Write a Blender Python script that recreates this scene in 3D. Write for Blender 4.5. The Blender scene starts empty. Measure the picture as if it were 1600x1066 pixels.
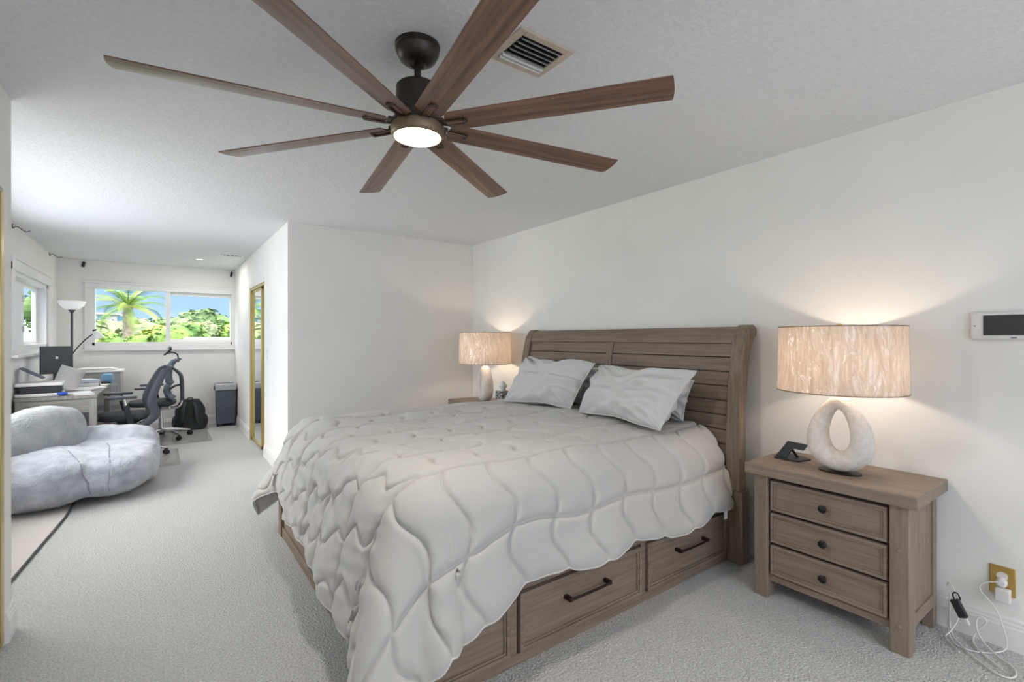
import bpy, bmesh, math, random
import numpy as np
from mathutils import Matrix, Vector
random.seed(7)
C = bpy.context.scene.collection
PI = math.pi

# ------------------------------------------------------------------ camera, world, lights, exposure
YAW = math.atan(547/750.0)
cam = bpy.data.cameras.new('camera'); co = bpy.data.objects.new('camera', cam); C.objects.link(co)
co.location = (0, 0, 1.346); co.rotation_euler = (PI/2, 0, -YAW)
cam.sensor_width = 36; cam.lens = 36*750/1600.0
cam.shift_y = (529-533)/1600.0
cam.clip_start = .05; cam.clip_end = 500
bpy.context.scene.camera = co
vs = bpy.context.scene.view_settings
vs.view_transform = 'Standard'; vs.look = 'None'; vs.gamma = 1; vs.use_curve_mapping = False
vs.exposure = 0.10

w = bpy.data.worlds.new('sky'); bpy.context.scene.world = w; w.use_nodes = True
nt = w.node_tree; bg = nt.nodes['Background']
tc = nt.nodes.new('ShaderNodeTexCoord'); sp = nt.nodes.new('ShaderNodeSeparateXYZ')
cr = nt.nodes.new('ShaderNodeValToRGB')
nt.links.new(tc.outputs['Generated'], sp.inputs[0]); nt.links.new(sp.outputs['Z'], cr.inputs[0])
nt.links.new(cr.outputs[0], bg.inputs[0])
cr.color_ramp.elements[0].position = .5; cr.color_ramp.elements[0].color = (.42, .63, .95, 1)
cr.color_ramp.elements[1].position = .62; cr.color_ramp.elements[1].color = (.22, .42, .84, 1)
for p_, c_ in ((.70, (1.0, 1.0, 1.0)), (1.0, (1.0, 1.0, 1.0))):   # unseen upper sky, brightened to light the office
    e = cr.color_ramp.elements.new(p_); e.color = (*c_, 1)
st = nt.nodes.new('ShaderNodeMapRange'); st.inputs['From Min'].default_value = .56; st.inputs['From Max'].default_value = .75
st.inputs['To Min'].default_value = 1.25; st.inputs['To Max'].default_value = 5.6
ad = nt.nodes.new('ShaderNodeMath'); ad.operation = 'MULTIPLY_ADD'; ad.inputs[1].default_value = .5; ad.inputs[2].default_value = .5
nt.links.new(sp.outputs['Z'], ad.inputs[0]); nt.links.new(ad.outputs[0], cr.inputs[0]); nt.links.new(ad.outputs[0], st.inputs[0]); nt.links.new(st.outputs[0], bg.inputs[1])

def light(name, kind, loc, energy, color=(1, 1, 1), **kw):
    l = bpy.data.lights.new(name, kind); l.energy = energy; l.color = color
    o = bpy.data.objects.new(name, l); C.objects.link(o); o.location = loc
    for k, v in kw.items():
        if k == 'rot': o.rotation_euler = v
        else: setattr(l, k, v)
    return o
light('sun', 'SUN', (0, 0, 20), 1.6, (1, .96, .9), angle=.01, rot=(math.radians(30), math.radians(52), 0))
# area lights at two unseen windows; the back one is added for fill
light('added_fill_back', 'AREA', (1.2, -2.16, 1.35), 19, (1, .985, .96), shape='RECTANGLE', size=2.9, size_y=1.9, rot=(PI/2, 0, 0))
light('window_daylight_left', 'AREA', (-1.27, 4.85, 1.45), 40, (.985, .99, 1), shape='RECTANGLE', size=1.3, size_y=2.5, rot=(0, -PI/2, 0))

# ------------------------------------------------------------------ materials
MATS = {}
def mat(name, col, rough=.6, metal=0, noise=0, nscale=20, bump=0, bscale=60, coords='Object', stretch=(1, 1, 1),
        col2=None, detail=4, emis=None, estr=0, spec=.5, coat=0, contrast=(.35, .65), trans=0, bdist=.01, sheen=0):
    if name in MATS: return MATS[name]
    m = bpy.data.materials.new(name); m.use_nodes = True; n = m.node_tree; b = n.nodes['Principled BSDF']
    b.inputs['Base Color'].default_value = (*col, 1); b.inputs['Roughness'].default_value = rough
    b.inputs['Metallic'].default_value = metal; b.inputs['Specular IOR Level'].default_value = spec
    b.inputs['Coat Weight'].default_value = coat; b.inputs['Coat Roughness'].default_value = .3; b.inputs['Transmission Weight'].default_value = trans
    b.inputs['Sheen Weight'].default_value = sheen
    if emis: b.inputs['Emission Color'].default_value = (*emis, 1); b.inputs['Emission Strength'].default_value = estr
    if noise or bump or col2:
        t = n.nodes.new('ShaderNodeTexCoord'); mp = n.nodes.new('ShaderNodeMapping'); mp.inputs['Scale'].default_value = stretch
        n.links.new(t.outputs[coords], mp.inputs[0])
    if noise or col2:
        a = n.nodes.new('ShaderNodeTexNoise'); a.inputs['Scale'].default_value = nscale; a.inputs['Detail'].default_value = detail
        r = n.nodes.new('ShaderNodeValToRGB'); c2 = col2 or tuple(min(1, c*(1+noise)) for c in col); c1 = col if col2 else tuple(c*(1-noise) for c in col)
        r.color_ramp.elements[0].position, r.color_ramp.elements[1].position = contrast
        r.color_ramp.elements[0].color = (*c1, 1); r.color_ramp.elements[1].color = (*c2, 1)
        n.links.new(mp.outputs[0], a.inputs['Vector']); n.links.new(a.outputs['Fac'], r.inputs[0]); n.links.new(r.outputs[0], b.inputs['Base Color'])
    if bump:
        a2 = n.nodes.new('ShaderNodeTexNoise'); a2.inputs['Scale'].default_value = bscale; a2.inputs['Detail'].default_value = 3
        bp = n.nodes.new('ShaderNodeBump'); bp.inputs['Strength'].default_value = bump; bp.inputs['Distance'].default_value = bdist
        n.links.new(mp.outputs[0], a2.inputs['Vector']); n.links.new(a2.outputs['Fac'], bp.inputs['Height']); n.links.new(bp.outputs[0], b.inputs['Normal'])
    MATS[name] = m; return m

def wood(name, a, b, axis, rough=.55, g=60, bump=.12, coat=0):
    st = [1, 1, 1]; st = [1.0]*3; st['xyz'.index(axis)] = .05
    return mat(name, a, rough, col2=b, nscale=g, stretch=tuple(st), detail=5, bump=bump, bscale=g*1.4, bdist=.002, contrast=(.3, .72), coat=coat)

M_WALL = mat('wall_paint', (.86, .845, .80), .8, bump=.05, bscale=120, coords='Object', noise=.015, nscale=3)
M_CEIL = mat('ceiling_texture', (.745, .755, .77), .9, bump=.5, bscale=62, bdist=.010, noise=.03, nscale=60)
M_TRIM = mat('trim_white', (.83, .82, .80), .4)
M_CARPET = mat('carpet', (.42, .41, .39), .95, col2=(.70, .69, .66), nscale=110, detail=4, bump=1.0, bscale=105, bdist=.016, contrast=(.3, .7), sheen=.2)
M_RUG = mat('rug_cream', (.60, .55, .51), .95, noise=.08, nscale=200, bump=.5, bscale=220)
M_RUGEDGE = mat('rug_binding', (.10, .09, .085), .95, noise=.3, nscale=90, bump=.9, bscale=120)
BA, BB = (.165, .118, .082), (.275, .208, .155)
M_BX = wood('grey_oak_x', BA, BB, 'x'); M_BY = wood('grey_oak_y', BA, BB, 'y'); M_BZ = wood('grey_oak_z', BA, BB, 'z')
NA, NB = (.215, .158, .118), (.315, .24, .188)
M_NY = wood('taupe_oak_y', NA, NB, 'y'); M_NZ = wood('taupe_oak_z', NA, NB, 'z')
M_GROOVE = mat('groove_dark', (.07, .055, .045), .8)
M_BLADE = wood('walnut_blade', (.070, .028, .015), (.255, .130, .080), 'x', rough=.36, g=60, bump=.1, coat=.45)
M_BRONZE = mat('dark_bronze', (.055, .045, .038), .38, metal=.8, noise=.15, nscale=40)
M_BRACKET = mat('bracket_metal', (.10, .075, .06), .3, metal=.9)
M_BLACK = mat('black_iron', (.012, .012, .013), .4, metal=.3)
M_HANDLE = mat('handle_bronze', (.035, .022, .016), .4, metal=.6)
M_QUILT = mat('comforter_cotton', (.53, .505, .465), .85, bump=.25, bscale=26, bdist=.006, stretch=(1, 2.4, 1), sheen=.15)
M_PILLOW = mat('pillow_cotton', (.60, .595, .575), .85, bump=.35, bscale=14, bdist=.012, sheen=.15)
M_PIPE = mat('hem_piping', (.66, .64, .60), .8)
M_STONE = mat('lamp_plaster', (.72, .66, .58), .85, col2=(.80, .76, .70), nscale=45, bump=.8, bscale=130, bdist=.006)
M_BRASS = mat('brass', (.62, .42, .13), .3, metal=1)
M_GOLD = mat('gold_frame', (.55, .43, .17), .35, metal=.7)
M_MIRROR = mat('mirror_glass', (.9, .9, .9), .02, metal=1)
M_WHITEP = mat('white_plastic', (.78, .76, .73), .4)
M_DARKP = mat('dark_plastic', (.018, .02, .024), .45)
M_GREYP = mat('grey_plastic', (.065, .072, .085), .5)
M_MESH = mat('chair_mesh', (.035, .04, .048), .8, noise=.3, nscale=300)
M_BLUEMESH = mat('chair_blue_grey', (.10, .125, .16), .75, noise=.2, nscale=200)
M_CHROME = mat('chrome', (.7, .7, .7), .15, metal=1)
M_DESK = wood('desk_greywood', (.17, .16, .14), (.30, .28, .25), 'y'); M_DESKX = wood('desk_greywood_x', (.17, .16, .14), (.30, .28, .25), 'x')
M_DESKZ = wood('desk_greywood_z', (.20, .19, .17), (.33, .31, .28), 'z')
M_PAPER = mat('paper', (.8, .8, .79), .8)
M_PLUSH = mat('plush_blue_grey', (.31, .34, .39), .95, col2=(.49, .52, .57), nscale=9, bump=.8, bscale=80, bdist=.012, contrast=(.3, .7), sheen=.6)
M_PLUSH2 = mat('plush_grey', (.25, .28, .29), .95, col2=(.37, .395, .405), nscale=8, bump=.8, bscale=60, bdist=.015, contrast=(.3, .7), sheen=.5)
M_VENT = mat('vent_cream', (.58, .49, .40), .5, noise=.1, nscale=14)
M_VENTW = mat('vent_white', (.72, .72, .71), .5)
M_LOUV = mat('louver_grey', (.40, .385, .35), .5)
M_SCREEN = mat('screen_grey', (.05, .05, .05), .25)
M_GLASSP = None

def glass_mat(name, tint=(1, 1, 1), gloss=.06, rough=.02, bump=0, bscale=20, alpha=None, bdist=.01, fres=True, stretch=(1, 1, 1)):
    m = bpy.data.materials.new(name); m.use_nodes = True; n = m.node_tree; n.nodes.clear()
    o = n.nodes.new('ShaderNodeOutputMaterial'); mx = n.nodes.new('ShaderNodeMixShader')
    t = n.nodes.new('ShaderNodeBsdfTransparent'); t.inputs[0].default_value = (*tint, 1)
    g = n.nodes.new('ShaderNodeBsdfGlossy'); g.inputs['Roughness'].default_value = rough
    if fres:
        f = n.nodes.new('ShaderNodeFresnel'); f.inputs[0].default_value = 1.4; n.links.new(f.outputs[0], mx.inputs[0])
    else: mx.inputs[0].default_value = gloss
    n.links.new(t.outputs[0], mx.inputs[1]); n.links.new(g.outputs[0], mx.inputs[2]); n.links.new(mx.outputs[0], o.inputs[0])
    if bump:
        tc = n.nodes.new('ShaderNodeTexCoord'); mp = n.nodes.new('ShaderNodeMapping'); mp.inputs['Scale'].default_value = stretch
        a = n.nodes.new('ShaderNodeTexNoise'); a.inputs['Scale'].default_value = bscale
        a.inputs['Detail'].default_value = 2; a.inputs['Distortion'].default_value = 1.5
        b = n.nodes.new('ShaderNodeBump'); b.inputs['Strength'].default_value = bump; b.inputs['Distance'].default_value = bdist
        n.links.new(tc.outputs['Object'], mp.inputs[0]); n.links.new(mp.outputs[0], a.inputs['Vector']); n.links.new(a.outputs['Fac'], b.inputs['Height']); n.links.new(b.outputs[0], g.inputs['Normal'])
        if fres: n.links.new(b.outputs[0], f.inputs['Normal'])
    return m
M_GLASS = glass_mat('window_glass', fres=False, gloss=.012)
M_WRAP = glass_mat('clear_plastic_wrap', rough=.14, bump=1.0, bscale=13, bdist=.05, fres=False, gloss=.14, stretch=(1, 1, .35))
M_CLEAR = glass_mat('clear_mat_plastic', tint=(.95, .95, .945), rough=.1, fres=False, gloss=.10)
def shade_mat():
    m = bpy.data.materials.new('lamp_shade_linen'); m.use_nodes = True; n = m.node_tree; n.nodes.clear()
    o = n.nodes.new('ShaderNodeOutputMaterial'); mx = n.nodes.new('ShaderNodeMixShader'); mx.inputs[0].default_value = .30
    d = n.nodes.new('ShaderNodeBsdfDiffuse'); t = n.nodes.new('ShaderNodeBsdfTranslucent')
    tc = n.nodes.new('ShaderNodeTexCoord'); mp = n.nodes.new('ShaderNodeMapping'); mp.inputs['Scale'].default_value = (1, 1, .12)
    a = n.nodes.new('ShaderNodeTexNoise'); a.inputs['Scale'].default_value = 70; a.inputs['Detail'].default_value = 4
    r = n.nodes.new('ShaderNodeValToRGB'); r.color_ramp.elements[0].color = (.60, .46, .35, 1); r.color_ramp.elements[1].color = (.80, .68, .56, 1)
    r.color_ramp.elements[0].position = .3; r.color_ramp.elements[1].position = .7
    n.links.new(tc.outputs['Object'], mp.inputs[0]); n.links.new(mp.outputs[0], a.inputs['Vector']); n.links.new(a.outputs['Fac'], r.inputs[0])
    n.links.new(r.outputs[0], d.inputs[0]); n.links.new(r.outputs[0], t.inputs[0])
    n.links.new(d.outputs[0], mx.inputs[1]); n.links.new(t.outputs[0], mx.inputs[2]); n.links.new(mx.outputs[0], o.inputs[0])
    return m
M_SHADE = shade_mat()
M_BULB = mat('bulb_glow', (1, .9, .75), .5, emis=(1, .85, .70), estr=115)
M_DIFF = mat('fan_light_glow', (1, .95, .85), .5, emis=(1, .88, .70), estr=5)

# ------------------------------------------------------------------ mesh helpers
class MB:
    def __init__(s): s.v = []; s.f = []; s.m = []
    def add(s, vs_, fs, M=None):
        k = len(s.v)
        s.v += [tuple(M @ Vector(p)) if M else tuple(p) for p in vs_]
        s.f += [tuple(i+k for i in f) for f in fs]; return s
    def box(s, c, d, M=None, taper=1):
        x, y, z = c; a, b, h = d[0]/2, d[1]/2, d[2]/2; V = []
        for k, t in ((-1, taper), (1, 1)):
            V += [(x-a*t, y-b*t, z+k*h), (x+a*t, y-b*t, z+k*h), (x+a*t, y+b*t, z+k*h), (x-a*t, y+b*t, z+k*h)]
        return s.add(V, [(3, 2, 1, 0), (4, 5, 6, 7), (0, 1, 5, 4), (1, 2, 6, 5), (2, 3, 7, 6), (3, 0, 4, 7)], M)
    def b2(s, x0, x1, y0, y1, z0, z1, M=None):
        return s.box(((x0+x1)/2, (y0+y1)/2, (z0+z1)/2), (abs(x1-x0), abs(y1-y0), abs(z1-z0)), M)
    def lathe(s, prof, n=40, c=(0, 0, 0), M=None):
        V = []; F = []
        for r, z in prof:
            for i in range(n):
                a = 2*PI*i/n; V.append((c[0]+r*math.cos(a), c[1]+r*math.sin(a), c[2]+z))
        for j in range(len(prof)-1):
            for i in range(n):
                a, b = j*n+i, j*n+(i+1) % n; F.append((a, b, b+n, a+n))
        if prof[0][0] > 1e-6: F.append(tuple(range(n-1, -1, -1)))
        if prof[-1][0] > 1e-6: F.append(tuple(range((len(prof)-1)*n, len(prof)*n)))
        return s.add(V, F, M)
    def tube(s, pts, r, n=10, closed=False, flat=None, smooth=0, M=None):
        P = [Vector(p) for p in pts]; R = list(r) if hasattr(r, '__len__') else [r]*len(P)
        for _ in range(smooth):
            Q = []; RR = []
            N = len(P); rng = range(N) if closed else range(N-1)
            if not closed: Q.append(P[0]); RR.append(R[0])
            for i in rng:
                a, b = P[i], P[(i+1) % N]; ra, rb = R[i], R[(i+1) % N]
                Q += [a*.75+b*.25, a*.25+b*.75]; RR += [ra*.75+rb*.25, ra*.25+rb*.75]
            if not closed: Q.append(P[-1]); RR.append(R[-1])
            P, R = Q, RR
        N = len(P); V = []; F = []; up = None
        for i in range(N):
            if closed: t = (P[(i+1) % N]-P[i-1]).normalized()
            else: t = (P[min(i+1, N-1)]-P[max(i-1, 0)]).normalized()
            if up is None:
                up = Vector((0, 0, 1)) if abs(t.z) < .9 else Vector((1, 0, 0))
            up = (up-t*up.dot(t)).normalized(); sd = t.cross(up)
            for k in range(n):
                a = 2*PI*k/n; fu, fs_ = (flat if flat else (1, 1))
                V.append(tuple(P[i]+up*math.cos(a)*R[i]*fu+sd*math.sin(a)*R[i]*fs_))
        for i in range(N if closed else N-1):
            for k in range(n):
                a = i*n+k; b = i*n+(k+1) % n; j = (i+1) % N
                F.append((a, b, j*n+(k+1) % n, j*n+k))
        if not closed: F += [tuple(range(n-1, -1, -1)), tuple(range((N-1)*n, N*n))]
        return s.add(V, F, M)
    def prism(s, poly, axis, a0, a1, M=None):
        # poly in the two remaining axes (cyclic order), extruded along axis
        def mk(p, a): return {'x': (a, p[0], p[1]), 'y': (p[0], a, p[1]), 'z': (p[0], p[1], a)}[axis]
        n = len(poly); V = [mk(p, a0) for p in poly]+[mk(p, a1) for p in poly]
        F = [tuple(range(n-1, -1, -1)), tuple(range(n, 2*n))]+[(i, (i+1) % n, n+(i+1) % n, n+i) for i in range(n)]
        return s.add(V, F, M)
    def grid(s, P, M=None, wrap=False):
        r, c = len(P), len(P[0]); V = [tuple(p) for row in P for p in row]; F = []
        for i in range(r-1):
            for j in range(c if wrap else c-1):
                F.append((i*c+j, i*c+(j+1) % c, (i+1)*c+(j+1) % c, (i+1)*c+j))
        return s.add(V, F, M)
    def ell(s, c, r, n=24, m=14, e=1.0, M=None):
        V = []; F = []
        sg = lambda q, e: math.copysign(abs(q)**e, q)
        for j in range(m+1):
            th = -PI/2+PI*j/m
            for i in range(n):
                a = 2*PI*i/n
                V.append((c[0]+r[0]*sg(math.cos(th), e)*sg(math.cos(a), e), c[1]+r[1]*sg(math.cos(th), e)*sg(math.sin(a), e), c[2]+r[2]*sg(math.sin(th), e)))
        for j in range(m):
            for i in range(n):
                F.append((j*n+i, j*n+(i+1) % n, (j+1)*n+(i+1) % n, (j+1)*n+i))
        return s.add(V, F, M)
    def build(s, name, material, parent=None, bevel=0, angle=35, subsurf=0, clean=False, seg=2):
        me = bpy.data.meshes.new(name); me.from_pydata(s.v, [], s.f); me.update()
        bm = bmesh.new(); bm.from_mesh(me)
        if clean: bmesh.ops.remove_doubles(bm, verts=bm.verts, dist=1e-5)
        bmesh.ops.recalc_face_normals(bm, faces=bm.faces); bm.to_mesh(me); bm.free()
        me.shade_smooth(); me.set_sharp_from_angle(angle=math.radians(angle))
        me.materials.append(material)
        o = bpy.data.objects.new(name, me); C.objects.link(o)
        if parent: o.parent = parent
        if bevel:
            b = o.modifiers.new('bevel', 'BEVEL'); b.width = bevel; b.segments = seg; b.limit_method = 'ANGLE'; b.angle_limit = math.radians(40)
            b.harden_normals = False
        if subsurf:
            b = o.modifiers.new('sub', 'SUBSURF'); b.levels = b.render_levels = subsurf
        return o

def tag(o, label, cat, group=None, kind=None):
    o['label'] = label; o['category'] = cat
    if group: o['group'] = group
    if kind: o['kind'] = kind
    return o
def thing(name, label, cat, loc=(0, 0, 0), rz=0, group=None):
    o = bpy.data.objects.new(name, None); C.objects.link(o); o.location = loc; o.rotation_euler = (0, 0, rz); o.empty_display_size = .1
    return tag(o, label, cat, group)
def struct(o): o['kind'] = 'structure'; return o
def copy_tree(o, parent=None):
    c = o.copy(); C.objects.link(c)
    if parent: c.parent = parent
    for ch in list(o.children): copy_tree(ch, c)
    return c
def T(x, y, z): return Matrix.Translation((x, y, z))
def R(a, ax): return Matrix.Rotation(a, 4, ax)

# ------------------------------------------------------------------ room shell
XR, XL, XM, YW, YO, CE, XS = 2.97, -1.15, .95, 4.86, 8.90, 2.44, -.56
struct(MB().b2(-1.3, 3.12, -2.4, 9.1, -.12, 0).build('floor', M_CARPET))
struct(MB().b2(-1.3, 3.12, -2.4, 9.1, CE, CE+.15).build('ceiling', M_CEIL))
struct(MB().b2(XR, XR+.15, -2.4, YW, 0, CE).build('wall_right', M_WALL))
struct(MB().b2(XM, XR+.15, YW, YW+.1, 0, CE).build('wall_far', M_WALL))
# closet side wall with an opening for the mirrored doors
DY0, DY1, DZ = 6.12, 7.22, 2.0
m = MB(); m.b2(XM, XM+.1, YW+.1, DY0, 0, CE); m.b2(XM, XM+.1, DY1, YO, 0, CE); m.b2(XM, XM+.1, DY0, DY1, DZ, CE)
struct(m.build('wall_closet', M_WALL))
# office far wall with window
WX0, WX1, WZ0, WZ1 = -.80, .93, 1.24, 2.07
m = MB(); m.b2(-1.3, WX0, YO, YO+.15, 0, CE); m.b2(WX1, 3.12, YO, YO+.15, 0, CE); m.b2(WX0, WX1, YO, YO+.15, 0, WZ0); m.b2(WX0, WX1, YO, YO+.15, WZ1, CE)
struct(m.build('wall_office', M_WALL))
# left wall with the two window openings
A0, A1, AZ0, AZ1 = 3.55, 6.15, .85, 2.1
B0, B1, BZ0, BZ1 = 6.50, 8.20, 1.24, 2.0
m = MB()
m.b2(-1.3, XL, 3.14, A0, 0, CE); m.b2(-1.3, XL, A1, B0, 0, CE); m.b2(-1.3, XL, B1+.25, YO, 0, CE)
m.b2(-1.3, XL, A0, A1, 0, AZ0); m.b2(-1.3, XL, A0, A1, AZ1, CE); m.b2(-1.3, XL, B0, B1+.25, 0, BZ0); m.b2(-1.3, XL, B0, B1+.25, BZ1, CE)
struct(m.build('wall_left', M_WALL))
# stub wall beside the camera's closet
m = MB(); m.b2(-1.3, XS, 3.0, 3.14, 0, CE); m.b2(-.70, XS, -2.4, .2, 0, CE); m.b2(-.70, XS, .2, 3.0, 2.0, CE); m.b2(-1.3, -1.2, -2.4, 3.0, 0, CE)
struct(m.build('wall_closet_left', M_WALL))
# unseen wall behind the camera; its wide window is added for light
m = MB(); m.b2(XS-.2, -.25, -2.4, -2.25, 0, CE); m.b2(2.65, XR+.15, -2.4, -2.25, 0, CE); m.b2(-.25, 2.65, -2.4, -2.25, 0, .4); m.b2(-.25, 2.65, -2.4, -2.25, 2.3, CE)
struct(m.build('wall_back', M_WALL))
m = MB()
for x in (-.25, 1.2, 2.65): m.box((x, -2.29, 1.35), (.06, .05, 1.9))
m.b2(-.28, 2.68, -2.32, -2.26, .36, .42); m.b2(-.28, 2.68, -2.32, -2.26, 2.28, 2.34)
wb = struct(m.build('added_window_back', M_TRIM))

BBP = [(0, 0), (.016, 0), (.016, .095), (.013, .10), (.013, .112), (.009, .116), (.009, .128), (.003, .136), (0, .136)]
def baseboard(name, p0, p1, nrm):
    # p0,p1 2D, nrm 2D direction into the room
    V = []; F = []; n = len(BBP)
    for p in (p0, p1):
        for o_, z in BBP: V.append((p[0]+nrm[0]*o_, p[1]+nrm[1]*o_, z))
    F = [tuple(range(n)), tuple(range(2*n-1, n-1, -1))]+[(i, (i+1) % n, n+(i+1) % n, n+i) for i in range(n)]
    return struct(MB().add(V, F).build(name, M_TRIM, angle=20))
baseboard('baseboard_right', (XR, -2.2), (XR, YW), (-1, 0))
baseboard('baseboard_far', (XM+.02, YW), (XR-.02, YW), (0, -1))
baseboard('baseboard_closet', (XM, YW-.0), (XM, DY0-.02), (-1, 0))
baseboard('baseboard_closet_end', (XM, DY1+.02), (XM, YO-.02), (-1, 0))
baseboard('baseboard_office', (XL+.02, YO), (XM-.02, YO), (0, -1))
baseboard('baseboard_left', (XL, 3.16), (XL, YO-.02), (1, 0))
baseboard('baseboard_stub', (XS, 3.02), (XS, 3.155), (1, 0))
baseboard('baseboard_stub_end', (XL+.02, 3.14), (XS, 3.14), (0, 1))

# office far window: outer trim, mullion, sill, glass
def tagless(o): return o
w2 = MB()
w2.b2(WX0-.07, WX1+.02, YO-.03, YO+.0, WZ1-.02, WZ1+.05); w2.b2(WX0-.07, WX0+.01, YO-.02, YO, WZ0-.04, WZ1); w2.b2(WX1-.02, WX1+.02, YO-.02, YO, WZ0-.04, WZ1)
w2.b2(WX0-.07, WX1+.02, YO-.025, YO, WZ0-.045, WZ0+.01)
w2.b2(WX0, WX0+.04, YO, YO+.12, WZ0, WZ1); w2.b2(WX1-.04, WX1, YO, YO+.12, WZ0, WZ1); w2.b2(WX0, WX1, YO, YO+.12, WZ1-.02, WZ1); w2.b2(WX0, WX1, YO, YO+.12, WZ0, WZ0+.05)
w2.b2(.045, .105, YO+.02, YO+.10, WZ0, WZ1)
w2.b2(.105, WX1-.04, YO+.05, YO+.09, WZ1-.07, WZ1-.02); w2.b2(.105, WX1-.04, YO+.05, YO+.09, WZ0+.05, WZ0+.09)
w2 = struct(w2.build('window_2', M_TRIM, bevel=.003))
for x0, x1 in ((WX0+.04, .045), (.105, WX1-.04)):
    MB().b2(x0, x1, YO+.068, YO+.072, WZ0+.05, WZ1-.02).build('window_pane', M_GLASS, w2)
MB().b2(WX0-.09, WX1+.02, YO-.05, YO-.0, WZ0-.07, WZ0-.045).build('window_sill', M_TRIM, w2, bevel=.004)
MB().b2(WX0-.10, WX1+.02, YO-.035, YO, WZ1+.05, WZ1+.085).build('window_head', M_TRIM, w2, bevel=.003)

# left casement window
w3 = MB()
w3.b2(XL, XL+.02, B0-.1, B0, BZ0-.05, BZ1+.07); w3.b2(XL, XL+.02, B1, B1+.09, BZ0-.05, BZ1+.07); w3.b2(XL, XL+.03, B0-.1, B1+.12, BZ1, BZ1+.10); w3.b2(XL, XL+.04, B0-.1, B1+.12, BZ1+.10, BZ1+.13)
w3.b2(XL-.12, XL, B0, B0+.05, BZ0, BZ1); w3.b2(XL-.12, XL, B1-.04, B1+.25, BZ0, BZ1); w3.b2(XL-.12, XL, B0, B1, BZ1-.04, BZ1); w3.b2(XL-.12, XL, B0, B1, BZ0, BZ0+.04)
w3.b2(XL-.12, XL-.08, B0+.05, 7.44, BZ0, BZ1); w3.b2(XL-.12, XL-.08, 8.08, B1-.03, BZ0, BZ1)
w3.b2(XL-.12, XL-.08, 7.44, 8.08, BZ1-.08, BZ1-.03); w3.b2(XL-.12, XL-.08, 7.44, 8.08, BZ0+.03, BZ0+.07)
w3 = struct(w3.build('window_3', M_TRIM, bevel=.003))
for y0, y1 in ((7.44, 8.08),):
    MB().b2(XL-.10, XL-.096, y0, y1, BZ0+.04, BZ1-.04).build('window_pane', M_GLASS, w3)
MB().b2(XL, XL+.06, B0-.12, B1+.1, BZ0-.08, BZ0-.05).build('window_sill', M_TRIM, w3, bevel=.004)
for z in (1.45, 1.78):
    MB().box((XL-.075, 7.38, z), (.02, .03, .07)).build('window_latch', M_WHITEP, w3, bevel=.004)
# hidden left window frame
w4 = MB(); w4.b2(XL-.1, XL, A0, A0+.05, AZ0, AZ1); w4.b2(XL-.1, XL, A1-.05, A1, AZ0, AZ1); w4.b2(XL-.1, XL, A0, A1, AZ1-.05, AZ1); w4.b2(XL-.1, XL, A0, A1, AZ0, AZ0+.05); w4.b2(XL-.06, XL-.02, 4.82, 4.88, AZ0, AZ1)
struct(w4.build('window_4', M_TRIM))

# mirrored closet doors on the office side (gold frames, one slid open)
d1 = MB(); d1.b2(XM-.004, XM+.10, DY1-.03, DY1, 0, DZ); d1.b2(XM-.004, XM+.10, DY0, DY0+.02, 0, DZ); d1.b2(XM, XM+.1, DY0, DY1, DZ-.03, DZ)
d1 = struct(d1.build('trim_1', M_GOLD))
struct(MB().b2(XM-.012, XM, DY0-.0, DY1+.05, DZ, DZ+.05).build('trim_2', M_TRIM, bevel=.003))
def mirror_door(name, x, y0, y1):
    f = MB()
    f.b2(x-.014, x+.014, y0, y0+.045, .015, DZ-.03); f.b2(x-.014, x+.014, y1-.03, y1, .015, DZ-.03)
    f.b2(x-.014, x+.014, y0, y1, .015, .05); f.b2(x-.014, x+.014, y0, y1, DZ-.06, DZ-.03)
    f = struct(f.build(name, M_GOLD, bevel=.003))
    MB().b2(x-.006, x+.006, y0+.04, y1-.03, .05, DZ-.06).build('mirror_panel', M_MIRROR, f)
    return f
mirror_door('door_1', XM+.03, 6.42, DY1-.03)
mirror_door('door_2', XM+.07, 6.22, 6.98)
struct(MB().b2(XM+.5, XM+.55, DY0-.6, DY1+.6, 0, DZ+.2).build('wall_closet_inside', mat('closet_brown', (.22, .13, .07), .7)))
# mirrored closet door beside the camera
f = MB(); f.b2(XS-.03, XS+.004, 2.95, 2.998, .015, 1.98); f.b2(XS-.05, XS-.02, 1.30, 1.34, .015, 1.98); f.b2(XS-.05, XS-.02, 1.34, 2.95, .015, .05); f.b2(XS-.05, XS-.02, 1.34, 2.95, 1.95, 1.98)
f = struct(f.build('door_3', M_GOLD, bevel=.003)); MB().b2(XS-.04, XS-.03, 1.34, 2.95, .05, 1.95).build('mirror_panel', M_MIRROR, f)
f = MB(); f.b2(XS-.09, XS-.06, 1.37, 1.41, .015, 1.98); f.b2(XS-.09, XS-.06, .21, .25, .015, 1.98); f.b2(XS-.09, XS-.06, .25, 1.37, .015, .05); f.b2(XS-.09, XS-.06, .25, 1.37, 1.95, 1.98)
f = struct(f.build('door_4', M_GOLD, bevel=.003)); MB().b2(XS-.08, XS-.07, .25, 1.37, .05, 1.95).build('mirror_panel', M_MIRROR, f)

# ------------------------------------------------------------------ bed
bed = thing('bed', 'king size grey-brown wooden sleigh bed with storage drawers', 'bed', (0, 0, 0))
BX0, BX1, BY0, BY1 = .67, 2.80, 1.585, 3.62
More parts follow.
